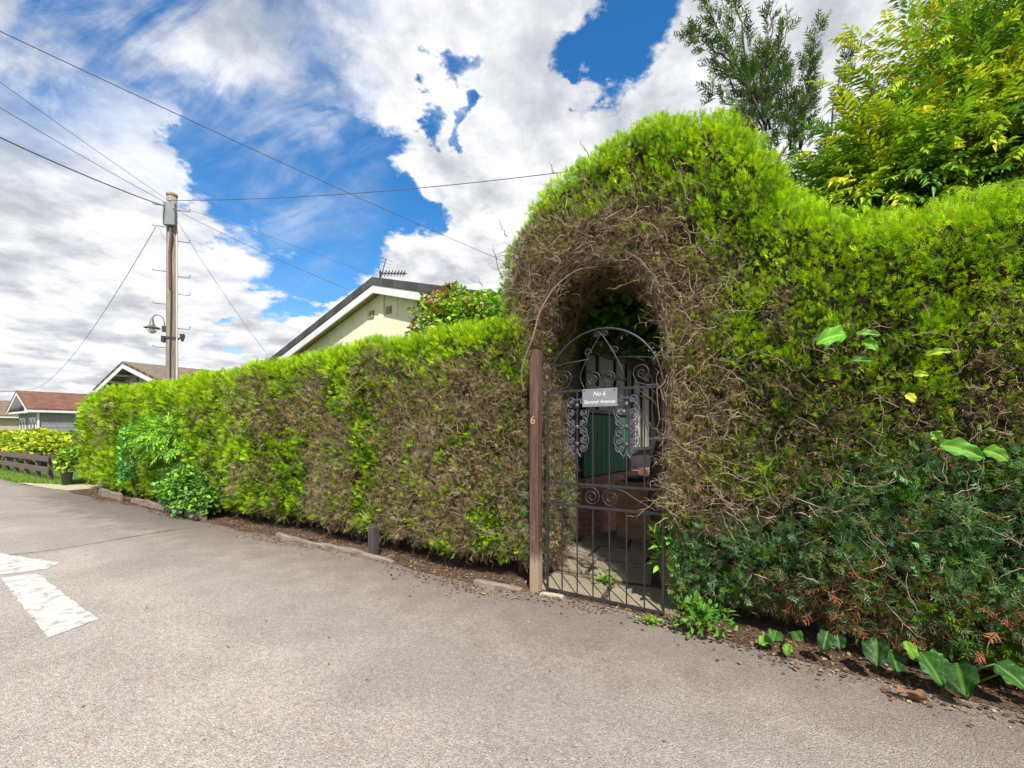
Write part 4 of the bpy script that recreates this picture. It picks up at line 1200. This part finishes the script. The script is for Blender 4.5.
# side wall features seen through the gate (side face is local x = 3.7)
MB().box(3.702, 3.712, .205, 8.3, .78, 2.62).build('shade_panel', mat('side_wall_shade', (.055, .042, .034), .8, var=.4, vscale=4), yh)  # dark sheet added over the cream wall, shade put into its colour
SXW = 3.714
MB().box(SXW, SXW + .11, .50, 6.2, -.02, .78).build('brick_plinth', M_BRICK, yh, uv='box')
M_GREEN = mat('green_paint', (.012, .13, .045), .75, var=.3, vscale=3, stretch=(1, 1, .3))
mb = MB()
for k in range(11): mb.bbox(SXW, SXW + .03, .60 + k * .135, .60 + k * .135 + .128, .80, 1.64, .004)
mb.build('green_panel', M_GREEN, yh)
M_FRAME = mat('dark_frame', (.04, .035, .03), .6)
def glass_mat():
    m = bpy.data.materials.new('window_glass'); m.use_nodes = True
    b = m.node_tree.nodes['Principled BSDF']; b.inputs['Base Color'].default_value = (.17, .18, .16, 1); b.inputs['Roughness'].default_value = .12
    b.inputs['Specular IOR Level'].default_value = .8
    return m
M_GLASS = glass_mat()
M_NET = mat('net_curtain', (.42, .40, .34), .8, var=.35, vscale=6, stretch=(1, 4, .5))
def side_window(y0, y1, z0, z1, mull, trans):
    f = MB()
    for a, b, c, d in ((y0, y1, z0, z0 + .05), (y0, y1, z1 - .05, z1), (y0, y0 + .05, z0 + .05, z1 - .05), (y1 - .05, y1, z0 + .05, z1 - .05)):
        f.box(SXW, SXW + .05, a, b, c, d)
    for q in mull: f.box(SXW + .001, SXW + .045, q - .02, q + .02, z0 + .05, z1 - .05)
    for q in trans: f.box(SXW + .002, SXW + .043, y0 + .05, y1 - .05, q - .015, q + .015)
    f = f.build('window', M_FRAME, yh)
    MB().box(SXW + .001, SXW + .012, y0 + .05, y1 - .05, z0 + .05, z1 - .05).build('curtained_pane', M_NET, f)
side_window(.62, 2.05, 1.66, 2.52, (1.02, 1.6), (2.22,))
side_window(2.25, 3.1, 1.1, 2.4, (2.65,), (2.0,))
MB().box(SXW, SXW + .03, 2.12, 2.2, .8, 2.6).build('downpipe', M_FRAME, yh)

# aerial on its roof
aer = thing('tv_aerial', 'small dark rooftop television aerial on the ridge of the yellow bungalow', 'aerial', (-2.55 + .0 * math.cos(HAX) + .35 * math.sin(-HAX) , 7.8 + .35 * .8, 4.02), R(5))
M_AER = mat('aerial_metal', (.05, .05, .055), .5, .6)
MB().tube([(0, 0, -.02), (0, 0, .25)], .016, 8).build('mast', M_AER, aer)
mb = MB(); mb.tube([(-.03, 0, .20), (.45, .12, .25)], .009, 6)
mb.build('boom', M_AER, aer)
mb = MB()
for i in range(8):
    t = .13 + .11 * i; x, y, z = -.03 + .48 * t, .12 * t, .20 + .05 * t
    mb.tube([(x - .03, y + .06, z + .045), (x + .03, y - .06, z - .045)], .008, 5); mb.tube([(x - .03, y + .06, z - .035), (x + .03, y - .06, z + .035)], .008, 5)
mb.build('directors', M_AER, aer)
mb = MB(); mb.tube([(.02, 0, .16), (.11, -.02, .46)], .007, 6)
for i in range(5):
    t = .15 + .2 * i; x, z = .02 + .09 * t, .16 + .30 * t
    mb.tube([(x - .12, .10, z + .07), (x + .12, -.10, z - .07)], .003, 5)
mb.build('reflector', M_AER, aer)

# ------------------------------------------------------------------ garden things seen through the gate
pb = thing('brick_planter', 'low orange brick pier with a shallow dish on top behind the gate', 'planter', (1.66, 6.05, 0), R(-20))
MB().bbox(-.24, .24, -.22, .22, -.01, .70, .006).build('pier', M_BRICKO, pb, uv='box')
MB().bbox(-.26, .26, -.24, .24, .70, .75, .008).build('coping', mat('terracotta', (.32, .17, .10), .8, var=.2), pb)
MB().lathe([(0, .755), (.12, .755), (.17, .80), (.175, .81), (.16, .805), (.11, .77), (0, .765)], 24).build('dish', mat('dark_dish', (.06, .06, .07), .4), pb, True)
pp = thing('potted_plant', 'small pale pot of green leaves to the right of the brick pier', 'plant', (1.98, 5.85, 0), 0)
MB().lathe([(0, .46), (.06, .46), (.075, .62), (.085, .62), (.085, .64), (.07, .64), (.065, .6), (0, .6)], 18).build('pot', mat('grey_pot', (.30, .28, .26), .8, var=.3), pp, True)
MB().bbox(-.10, .10, -.10, .10, -.01, .458, .006).build('brick_stand', M_BRICK, pp, uv='box')
shrub(pp, (0, 0, .78), (.18, .15, .17), 200, .10, [(.05, .14, .02), (.10, .24, .03)], LEAF, seed=21, shell=.9)

def tree_limbs(root, base, tips, r0, name='trunk', split=None, seed=1, m=None):
    r = random.Random(seed); mb = MB(); base = Vector(base); sp_ = Vector(split)
    mb.tube(wobble(base, sp_, 6, .05, r), [r0 * (1 - .35 * i / 6) for i in range(7)], 10)
    o = mb.build(name, m or M_STEM, root, True)
    for t in tips:
        mb = MB(); pts_ = wobble(sp_ - Vector((0, 0, .1)), t, 6, .10, r); mb.tube(pts_, [r0 * .5 * (1 - .8 * i / 6) for i in range(7)], 7)
        for k in range(4):
            q = pts_[2 + k]; e = q + Vector((r.uniform(-.5, .5), r.uniform(-.5, .5), r.uniform(.1, .5)))
            mb.tube(wobble(q, e, 4, .04, r), [r0 * .18, r0 * .14, r0 * .1, r0 * .07, r0 * .03], 5)
        mb.build('limb', m or M_STEM, root, True)
gt = thing('garden_tree', 'small leafy tree with dark trunk just behind the gate arch', 'tree', (1.72, 5.35, 0), 0)
tree_limbs(gt, (0, 0, -.02), [(-.5, .2, 3.1), (.4, .3, 3.3), (.1, -.3, 3.2), (-.9, .5, 2.9)], .085, split=(.03, 0, 2.0), seed=3)
shrub(gt, (-.42, -.2, 2.78), (1.2, .6, .58), 9000, .10, [(.05, .13, .02), (.08, .20, .02), (.12, .28, .03)], LEAFW, 'crown', seed=31, shell=.95)
shrub(gt, (.0, -.38, 2.50), (.5, .3, .40), 5500, .09, [(.05, .13, .02), (.08, .20, .02)], LEAFW, 'low_crown', seed=33, shell=.95)
# dark bushes added behind the right hedge to block light
for k, (x, y, rx, h, lab) in enumerate([(2.75, 5.6, .75, 2.4, 'dense dark evergreen bush behind the arch right of the small tree'), (4.3, 5.1, .8, 2.3, 'dark evergreen bush below the yellow leaved tree behind the right hedge')]):
    b = thing('light_blocking_bush', lab, 'shrub', (x, y, 0), 0)
    shrub(b, (0, 0, h / 2), (rx, .6, h / 2), 2600, .13, [(.03, .07, .02), (.05, .11, .02)], LEAFW, seed=40 + k)
    stem_part(b, [(rlean((0, 0, 0), (x_, 0, h * .8)), .03) for x_ in (-.2, .2)])

# ------------------------------------------------------------------ trees above the right hedge
ct = thing('conifer_tree', 'dark feathery conifer rising behind the peak of the arch', 'tree', (2.62, 5.2, 0), 0)
mb = MB(); mb.tube(wobble((0, 0, -.02), (.25, 0, 4.9), 10, .05, rr), [.10 * (1 - .09 * i) for i in range(11)], 9); mb.build('trunk', mat('conifer_bark', (.055, .042, .035), .9), ct, True)
def conifer_branches(root, tips):
    P, D, S = [], [], []; mb = MB()
    for (a, b, dens, wid) in tips:
        a = Vector(a); b = Vector(b); pts_ = wobble(a, b, 8, .05, rr); L = (b - a).length
        mb.tube(pts_, [.016 * (1 - .1 * i) for i in range(9)], 5)
        ax = (b - a).normalized()
        for k in range(int(dens * L * .48)):
            t = random.random() ** .8; q = a.lerp(b, t); rad = wid * .62 * (1 - .85 * t) * random.random() ** .6
            v = Vector(np.random.default_rng(k + int(L * 1000)).normal(size=3)); v = (v - ax * v.dot(ax)).normalized()
            q = q + v * rad; P.append(tuple(q)); dd = ax * .9 + v * .7 + Vector((random.uniform(-.3, .3), random.uniform(-.3, .3), random.uniform(-.2, .3))); D.append(tuple(dd)); S.append(random.uniform(.10, .20))
    mb.build('limb', M_STEM, root, True)
    n = len(P); P = np.array(P); D = np.array(D); S = np.array(S)
    pal = np.array([(.055, .105, .030), (.085, .16, .035), (.14, .21, .04), (.05, .10, .045)]); col = pal[rng.integers(0, 4, n)] * rng.uniform(.7, 1.3, (n, 1))
    V, F, cc = scatter(SPRW, P, D, unit(n), S, col); np_mesh('crown', V, F, cc, M_LEAF, root)
def cpt(px, py, dpt): return ((px - 512) / 455 * dpt - 2.62, dpt - 5.2, 1.4 + (432 - py) / 455 * dpt)
conifer_branches(ct, [
    (cpt(765, 125, 5.2), cpt(698, -15, 5.0), 190, .24), (cpt(722, 40, 5.2), cpt(685, 34, 5.1), 120, .12), (cpt(750, 80, 5.2), cpt(688, 34, 5.1), 110, .16), (cpt(757, 100, 5.2), cpt(728, -20, 5.2), 170, .22), (cpt(762, 110, 5.2), cpt(772, 2, 5.2), 170, .22),
    (cpt(765, 130, 5.3), cpt(788, 12, 5.2), 130, .18), (cpt(760, 130, 5.1), cpt(708, 88, 5.0), 120, .16), (cpt(755, 110, 5.2), cpt(712, 60, 5.2), 90, .14), (cpt(770, 130, 5.3), cpt(762, 50, 5.2), 260, .34),
    (cpt(765, 150, 5.3), cpt(745, 70, 5.2), 240, .30), (cpt(790, 150, 5.3), cpt(783, 60, 5.2), 190, .18), (cpt(800, 150, 5.4), cpt(818, 24, 5.3), 150, .16), (cpt(800, 150, 5.4), cpt(808, 60, 5.3), 190, .22),
    (cpt(770, 190, 5.3), cpt(800, 100, 5.2), 260, .36), (cpt(760, 190, 5.4), cpt(740, 110, 5.2), 220, .3), (cpt(820, 180, 5.3), cpt(850, 45, 5.3), 110, .2)])

yt = thing('yellow_leaved_tree', 'large tree with drooping yellow green pointed leaves above the right hedge', 'tree', (4.6, 4.4, 0), 0)
tips = [(-1.3, -.2, 4.6), (-.5, .1, 5.4), (.4, -.2, 5.8), (1.2, .2, 5.4), (-.9, -.7, 3.9), (.5, -.9, 4.4), (1.8, -.4, 4.4)]
tree_limbs(yt, (0, 0, -.02), tips, .12, split=(0, 0, 1.9), seed=7)
parts = []
def frond_cloud(center, rad, n, seed, shell=.55, lump=.3):
    u = unit(n); lum = 1 + lump * (fbm(u + seed, 2.5, seed, 3) - .5) * 2.4; rr_ = (1 - shell * rng.random(n) ** 1.4) * lum
    P = u * rr_[:, None] * np.array(rad) + np.array(center)
    P = P[P[:, 2] > 2.0]; n = len(P); u = (P - np.array(center)) / np.array(rad)
    out = u / (np.linalg.norm(u, axis=1, keepdims=True) + 1e-6)
    D = out * .7 + unit(n) * .55 + np.array([-.30, -.25, -.10])
    NN = np.array([0, 0, 1.]) + unit(n) * .35
    pal = np.array([(.06, .14, .02), (.10, .23, .022), (.20, .35, .022), (.34, .46, .025), (.54, .54, .03)])
    h = fbm(P, 2.0, seed + 3, 3) * 1.2 + .10 * out[:, 2] - .22 * (1 - np.clip(np.linalg.norm(u, axis=1), 0, 1)) + rng.normal(size=n) * .18 - .06
    k = np.clip((h * 5).astype(int), 0, 4)
    col = pal[k] * rng.uniform(.75, 1.2, (n, 1))
    return scatter(FROND, P, D, NN, rng.uniform(.15, .30, n), col)
parts = [frond_cloud((.15, 0, 4.0), (1.6, 1.1, 1.6), 4300, 3, .75, .45), frond_cloud((-1.10, -.1, 3.4), (.9, .75, 1.05), 1900, 5, .7, .4), frond_cloud((.7, -.5, 3.6), (1.7, 1.0, 1.2), 3000, 8), frond_cloud((1.0, .2, 5.1), (1.3, 1.0, 1.0), 1900, 12),
         frond_cloud((-.3, .2, 3.3), (2.2, .8, .9), 2600, 15, .9)]
V, F, cc = merge(parts); np_mesh('crown', V, F, cc, M_LEAFG, yt)

# ------------------------------------------------------------------ TELEGRAPH POLE
PX, PY = -7.68, 10.28
pole = thing('telegraph_pole', 'tall weathered wooden telegraph pole with grey box and climbing steps behind the hedge', 'pole', (PX, PY, 0), R(10))
M_POLE = wood_mat('pole_wood', (.25, .21, .17), (.155, .125, .10))
mb = MB().tube([(0, 0, -.1), (0, 0, 2), (0, 0, 4), (0, 0, 6.76)], [.125, .12, .112, .10], 20); mb.build('shaft', M_POLE, pole, True)
MB().lathe([(.112, 6.72), (.112, 6.765), (.10, 6.78), (0, 6.79)], 20).build('cap', M_POLE, pole, True)
M_BOX = mat('grey_box', (.20, .21, .23), .6, var=.15); M_BLK = mat('black_plastic', (.03, .03, .032), .5)
M_STEEL = mat('galvanised', (.20, .20, .21), .5, .6)
MB().bbox(-.09, .15, -.20, -.105, 6.0, 6.5, .01).build('junction_box', M_BOX, pole)
MB().tube([(.03, -.13, 6.0), (.05, -.135, 5.8), (.02, -.13, 5.4), (.03, -.133, 4.6)], .028, 8).build('cable_duct', mat('duct_brown', (.09, .045, .04), .6), pole)
MB().tube([(.05, -.135, 4.6), (.045, -.138, 3.9), (.03, -.14, 3.2), (.035, -.145, .2)], .012, 6).build('cable', M_BLK, pole)
MB().tube([(.125, -.05, .2), (.125, -.05, 5.9)], .022, 8).build('pale_strip', mat('pale_strip', (.48, .44, .42), .6), pole)  # pale tube up the right side of the pole
for z, s in ((6.42, 1), (6.50, -1), (6.02, -1), (5.72, 1), (5.02, -1), (4.92, 1), (4.52, 1), (4.28, -1), (3.75, 1), (3.3, -1)):
    L = .36 if s > 0 else .38
    MB().tube([(s * .09, 0, z - .04 * 0), (s * L, 0, z + (.02 if s < 0 else -.02)), (s * (L + .01), 0, z + .05)], .011, 6).build('climbing_step', M_STEEL, pole)
MB().tube([(-.30, 0, 6.05), (-.12, -.03, 5.72)], .010, 6).build('stay_bracket', M_STEEL, pole)
MB().lathe([(.136, 3.50), (.142, 3.50), (.142, 3.53), (.136, 3.53)], 20).build('strap_band', M_BLK, pole)
MB().bbox(-.20, -.12, -.06, .06, 3.42, 3.56, .008).build('bracket_box', M_BLK, pole)
mb = MB(); mb.bbox(.17, .25, -.04, .04, 3.52, 3.62, .008); mb.tube([(.13, 0, 3.52), (.2, 0, 3.53)], .012, 6); mb.lathe([(.0, -.07), (.03, -.06), (.035, 0)], 10, (.21, 0, 3.52)); mb.build('photocell', M_BLK, pole)
# lamp
lamp = thing('street_lamp', 'swan neck street lamp with bell shade mounted on the telegraph pole', 'lamp', (PX - .14, PY, 3.7), R(10))
lamp.scale = (.66, .66, .66)
M_LAMP = mat('lamp_grey', (.14, .145, .15), .5, .4)
MB().bbox(-.10, .02, -.06, .06, -.06, .14, .01).build('mount', M_BLK, lamp)
MB().tube(smooth_path([(-.04, 0, .12), (-.05, 0, .30), (-.12, 0, .45), (-.26, 0, .51), (-.37, 0, .46), (-.42, 0, .36)], 6), .018, 8).build('swan_neck', M_LAMP, lamp, True)
sh_ = MB().lathe([(0, .40), (.035, .40), (.05, .36), (.06, .24), (.10, .14), (.19, .08), (.235, .065), (.235, .05), (.17, .06), (.08, .12), (0, .14)], 24, (-.42, 0, 0)).build('shade', M_LAMP, lamp, True)
mg = bpy.data.materials.new('globe_glass'); mg.use_nodes = True
bb = mg.node_tree.nodes['Principled BSDF']; bb.inputs['Base Color'].default_value = (.75, .78, .8, 1); bb.inputs['Roughness'].default_value = .15; bb.inputs['Transmission Weight'].default_value = .7
MB().lathe([(.13, .06), (.135, .0), (.12, -.07), (.07, -.12), (0, -.14)], 20, (-.42, 0, 0)).build('globe', mg, lamp, True)

# ------------------------------------------------------------------ overhead cables
M_CAB = mat('cable_black', (.09, .09, .10), .7)
def cable(label, a, b, sag, r=.012):
    a = Vector(a); b = Vector(b); n = 28; L = (b - a).length
    pts_ = [a.lerp(b, i / n) - Vector((0, 0, sag * 4 * (i / n) * (1 - i / n))) - a for i in range(n + 1)]
    o = MB().tube(pts_, r, 6).build('overhead_cable', M_CAB); o.location = a
    return tag(o, label, 'cable', 'overhead cables')
def RP(px, py, d): return ((px - 512) / 455 * d, d, 1.4 + (432 - py) / 455 * d)
def ext(a, b, k):
    a = Vector(a); b = Vector(b); return tuple(a + (b - a) * k)
PT = (PX, PY - .12, 6.45)
cable('cable crossing the upper left of the sky high above the pole without touching it', ext(RP(500, 252, 11.6), RP(0, 12, 5.0), 1.7), ext(RP(0, 12, 5.0), RP(500, 252, 11.6), 1.6), .25, .0055)
cable('thick dark cable running from the pole top to the left edge at mid height', (PX, PY - .1, 6.42), ext((PX, PY, 6.42), RP(0, 112, 7.0), 3.0), .45, .011)
cable('thin upper cable rising leftwards from the tip of the pole', (PX, PY - .1, 6.58), ext((PX, PY, 6.58), RP(0, 74, 6.6), 2.6), .12, .004)
cable('thin cable just above the thick one, left of the pole', (PX, PY - .1, 6.50), ext((PX, PY, 6.5), RP(0, 95, 6.8), 2.6), .2, .005)
cable('cable sweeping right from the pole top over the arch of the hedge', (PX, PY - .1, 6.58), ext((PX, PY, 6.58), RP(580, 156, 8.1), 1.5), .30, .007)
cable('cable descending from the pole to the upper roof edge of the yellow bungalow', PT, (-3.0, 8.27, 4.0), .05, .006)
cable('second thinner cable descending from the pole to the yellow bungalow ridge', (PX, PY - .1, 6.5), (-2.5, 7.95, 4.16), -.05, .004)
cable('steep cable dropping right from the pole to the low eave of the yellow bungalow', PT, (-5.4, 10.15, 3.05), .10, .005)
cable('cable dropping left from the pole step down to the red roofed bungalow', (PX - .36, PY, 6.04), (-32.0, 30, 4.2), 1.0, .007)
cable('low cable at the left edge of the sky above the red roofed bungalow', (-32.6, 30.5, 4.15), (-60, 30.0, 5.0), .3, .03)

# ------------------------------------------------------------------ GREY BUNGALOW BEHIND THE POLE
M_GREYB = mat('grey_boards', (.22, .215, .23), .7, var=.12, vscale=3)
M_DARKW = mat('dark_timber', (.07, .07, .075), .7)
def lap_boards(root, x0, x1, z0, z1, y, m, step=.18, cut=None, name='cladding', xface=None):
    mb = MB(); z = z0
    while z < z1 - .01:
        zt = min(z + step, z1)
        if xface is None:
            a, b = x0, x1
            if cut: h = cut(zt); a, b = max(a, -h), min(b, h)
            if b - a > .05: mb.add([(a, y - .022, z), (b, y - .022, z), (b, y - .004, zt), (a, y - .004, zt), (a, y, z), (b, y, z)], [(0, 1, 2, 3), (4, 5, 1, 0)])
        else:
            mb.add([(xface + .022, x0, z), (xface + .022, x1, z), (xface + .004, x1, zt), (xface + .004, x0, zt), (xface, x0, z), (xface, x1, z)], [(0, 1, 2, 3), (4, 5, 1, 0)])
        z += step
    return mb.build(name, m, root)
gh = thing('bungalow', 'grey boarded bungalow with brown tiled roof and white bargeboards behind the pole', 'house', (-14.57, 17.0, 0), ANG)
_, _, pt2 = gable_house(gh, 3.25, 3.96, 3.10, 10, .50, M_GREYB, M_TILEB, M_WPAINT, .09, .17, .4, mat('dark_soffit', (.12, .115, .11), .8))
lap_boards(gh, -2.85, 2.85, 2.2, 3.85, .499, M_GREYB, .15, lambda z: (3.86 - z) / pt2)
MB().box(-.035, .035, .455, .474, 2.2, 3.80).build('centre_strip', M_DARKW, gh)
for i in range(-3, 4):
    if i == 0: continue
    x = i * .8; z = 3.86 - pt2 * abs(x)
    MB().box(x - .035, x + .035, .05, .49, z - .10, z - .02).build('rafter_bracket', M_WPAINT, gh)

# RED ROOFED BUNGALOW
rh = thing('bungalow', 'small grey boarded bungalow with red tiled roof at the far left', 'house', (-32.7, 30.0, 0), ANG)
_, _, pt3 = gable_house(rh, 2.9, 4.05, 2.80, 11, .55, M_GREYB, M_TILER, M_WPAINT, .10, .20, .35, M_WPAINT)
lap_boards(rh, .6, 10.5, .5, 2.75, 0, M_GREYB, .24, xface=2.551)
lap_boards(rh, -2.5, 2.5, 2.75, 3.9, .549, M_DARKW, .3, lambda z: (3.9 - z) / pt3)
mb = MB().box(-.06, .06, .40, .52, 2.7, 3.8); mb.box(-2.6, 2.6, .06, .53, 2.62, 2.74); mb.build('gable_frame', M_WPAINT, rh)
def win_front(root, x0, x1, z0, z1, y):
    f = MB()
    for a, b, c, d in ((x0, x1, z0, z0 + .10), (x0, x1, z1 - .10, z1), (x0, x0 + .10, z0 + .10, z1 - .10), (x1 - .10, x1, z0 + .10, z1 - .10), ((x0 + x1) / 2 - .04, (x0 + x1) / 2 + .04, z0 + .10, z1 - .10)):
        f.box(a, b, y - .05, y, c, d)
    f = f.build('window', M_WPAINT, root); MB().box(x0 + .1, x1 - .1, y - .02, y - .002, z0 + .1, z1 - .1).build('pane', M_GLASS, f)
def win_side(root, y0, y1, z0, z1, x, w=.14, gm=None):
    f = MB()
    for a, b, c, d in ((y0, y1, z0, z0 + w), (y0, y1, z1 - w, z1), (y0, y0 + w * 1.8, z0 + w, z1 - w), (y1 - w, y1, z0 + w, z1 - w)):
        f.box(x, x + .07, a, b, c, d)
    f = f.build('window', M_WPAINT, root); MB().box(x + .002, x + .03, y0 + w * 1.8, y1 - w, z0 + w, z1 - w).build('pane', gm or M_GLASS, f)
win_front(rh, -2.1, -.5, 1.0, 2.35, .549); win_front(rh, .5, 2.2, 1.0, 2.35, .549)
win_side(rh, 4.1, 8.0, 1.2, 2.45, 2.575)
MB().box(2.55, 2.64, .5, .6, 0, 2.7).build('corner_board', M_WPAINT, rh)
# FAR BEIGE HOUSE
bh = thing('house', 'beige walled house with brown roof cut by the left edge of the photo', 'house', (-53.5, 44.5, 0), ANG)
gable_house(bh, 4.5, 4.5, 2.9, 14, .5, mat('beige_wall', (.46, .38, .28), .8, var=.1), M_TILEB, M_WPAINT, .12, .2, .4, M_WPAINT)

# ------------------------------------------------------------------ LEFT VERGE: fence, bushes, pot, grass
M_FENCE = wood_mat('dark_fence_wood', (.075, .050, .048), (.11, .08, .075))
fe = road_thing('post_and_rail_fence', 'low dark brown post and rail fence on the grass verge at the far left', 'fence', -17.5, .02)
for x in (2.0, .7, -.6, -1.9, -3.2, -4.5, -5.8):
    MB().bbox(x - .06, x + .06, -.05, .05, -.01, .78 + rr.uniform(-.03, .03), .01).build('post', M_FENCE, fe)
for z in (.36, .66):
    mb = MB(); mb.bbox(-6.0, 2.15, -.085, -.052, z - .075, z + .075, .008); mb.build('rail', M_FENCE, fe)
b1 = road_thing('golden_bush', 'rounded golden yellow bush behind the dark fence at the left edge', 'shrub', -26.5, 1.6)
shrub(b1, (0, 0, .72), (5.0, 1.3, .70), 11000, .17, [(.14, .24, .02), (.34, .42, .02), (.50, .50, .02), (.42, .50, .02)], LEAFW, seed=51)
stem_part(b1, [(rlean((x, 0, 0), (x * 1.5, 0, 1.0)), .03) for x in (-1.5, -.5, .5, 1.5)])
b2 = road_thing('leafy_shrub', 'loose green shrub between the fence end and the far end of the hedge', 'shrub', -13.9, .75)
shrub(b2, (0, 0, .95), (.75, .6, .85), 3600, .12, [(.06, .16, .02), (.12, .28, .02), (.22, .40, .03)], LEAFW, seed=55)
stem_part(b2, [(rlean((x, 0, 0), (x * 1.5, 0, 1.2)), .02) for x in (-.2, .2)])
b3 = road_thing('potted_plant', 'lime green leafy plant in a dark grey pot at the end of the hedge', 'plant', -14.45, .12)
MB().lathe([(0, 0), (.09, 0), (.12, .30), (.13, .30), (.13, .33), (.115, .33), (.10, .29), (0, .29)], 20).build('pot', mat('dark_grey_pot', (.07, .075, .09), .6), b3, True)
shrub(b3, (0, .1, .60), (.40, .30, .30), 1500, .11, [(.16, .30, .03), (.30, .46, .05), (.36, .50, .06)], LEAFW, seed=58, shell=.8)
stem_part(b3, [(rlean((0, 0, .33), (x, 0, .7), 3, .02), .01) for x in (-.15, .15)])
# far evergreen screen closing the view behind the fence
b4 = thing('far_hedge', 'dark green distant hedge behind the golden bush', 'hedge', (-46, 36, 0), ANG)
shrub(b4, (0, 0, .9), (14, 1.5, 1.0), 5000, .35, [(.05, .10, .02), (.08, .16, .03)], LEAFW, seed=60)

# grass on the verge
def grass(name, x0, x1, yf, yb, n, h):
    x = rng.uniform(x0, x1, n); y = rng.uniform(0, 1, n); y = yf(x) + (yb - yf(x)) * y
    P = np.stack([x, y, np.zeros(n)], 1); D = np.stack([rng.normal(size=n) * .35, rng.normal(size=n) * .35, np.ones(n)], 1)
    w = .06; tv = np.array([(-w, 0, 0), (w, 0, 0), (.0, .15, 1.0)]); tf = np.array([(0, 1, 2)])
    col = np.array([(.12, .26, .03), (.20, .34, .04), (.26, .34, .06)])[rng.integers(0, 3, n)] * rng.uniform(.8, 1.2, (n, 1))
    V, F, cc = scatter([(tv, tf)], P, D, unit(n), h * rng.uniform(.6, 1.3, n), col)
    o = np_mesh(name, V, F, cc, M_LEAF); o.location = L2W(0, 0, .0); o.rotation_euler = (0, 0, ANG)
    return tag(o, 'bright green grass on the verge below the fence', 'grass', kind='stuff')
grass('grass', -26, -14.6, lambda x: np.interp(x, [-26, -16.2, -14.6], [-.62, -.46, .05]), 1.2, 26000, .12)

# ------------------------------------------------------------------ litter, pebbles
def litter(name, label, n, xr, yfun, size, pal, kind='stuff', cat='litter', z=.008):
    x = rng.uniform(*xr, n); y = yfun(x, n); P = np.stack([x, y, np.full(n, z)], 1)
    D = unit(n); D[:, 2] *= .25; NN = np.array([0, 0, 1.]) + unit(n) * .35
    col = np.array(pal)[rng.integers(0, len(pal), n)] * rng.uniform(.7, 1.2, (n, 1))
    V, F, cc = scatter(LEAFW + SPR[:2], P, D, NN, size * rng.uniform(.4, 1.3, n), col, False); V[:, 2] = np.abs(V[:, 2]) + .003
    o = np_mesh(name, V, F, cc, M_TWIG); o.location = L2W(0, 0, 0); o.rotation_euler = (0, 0, ANG)
    return tag(o, label, cat, kind=kind)
BR = [(.20, .11, .07), (.14, .08, .055), (.28, .18, .11), (.34, .26, .15), (.10, .06, .05)]
litter('leaf_litter', 'dry brown leaf litter along the foot of the hedges', 16000, (-12.5, 5), lambda x, n: -.28 + .5 * rng.random(n) ** .8 + .10 * np.sin(x * 2) - .25 * (rng.random(n) < .12) * rng.random(n) , .026, [(a * .75, b * .75, c * .75) for a, b, c in BR])
litter('path_litter', 'fallen leaves and husks on the paving behind the gate', 420, (0, 1.9), lambda x, n: .05 + 2.6 * rng.random(n) ** .6, .035, BR + [(.45, .40, .2)], z=.04)
litter('road_litter', 'scattered small leaves and bits of debris on the asphalt', 260, (-7, 4), lambda x, n: -.2 - 2.8 * rng.random(n) ** 2, .022, BR + [(.30, .30, .08), (.3, .3, .1)])
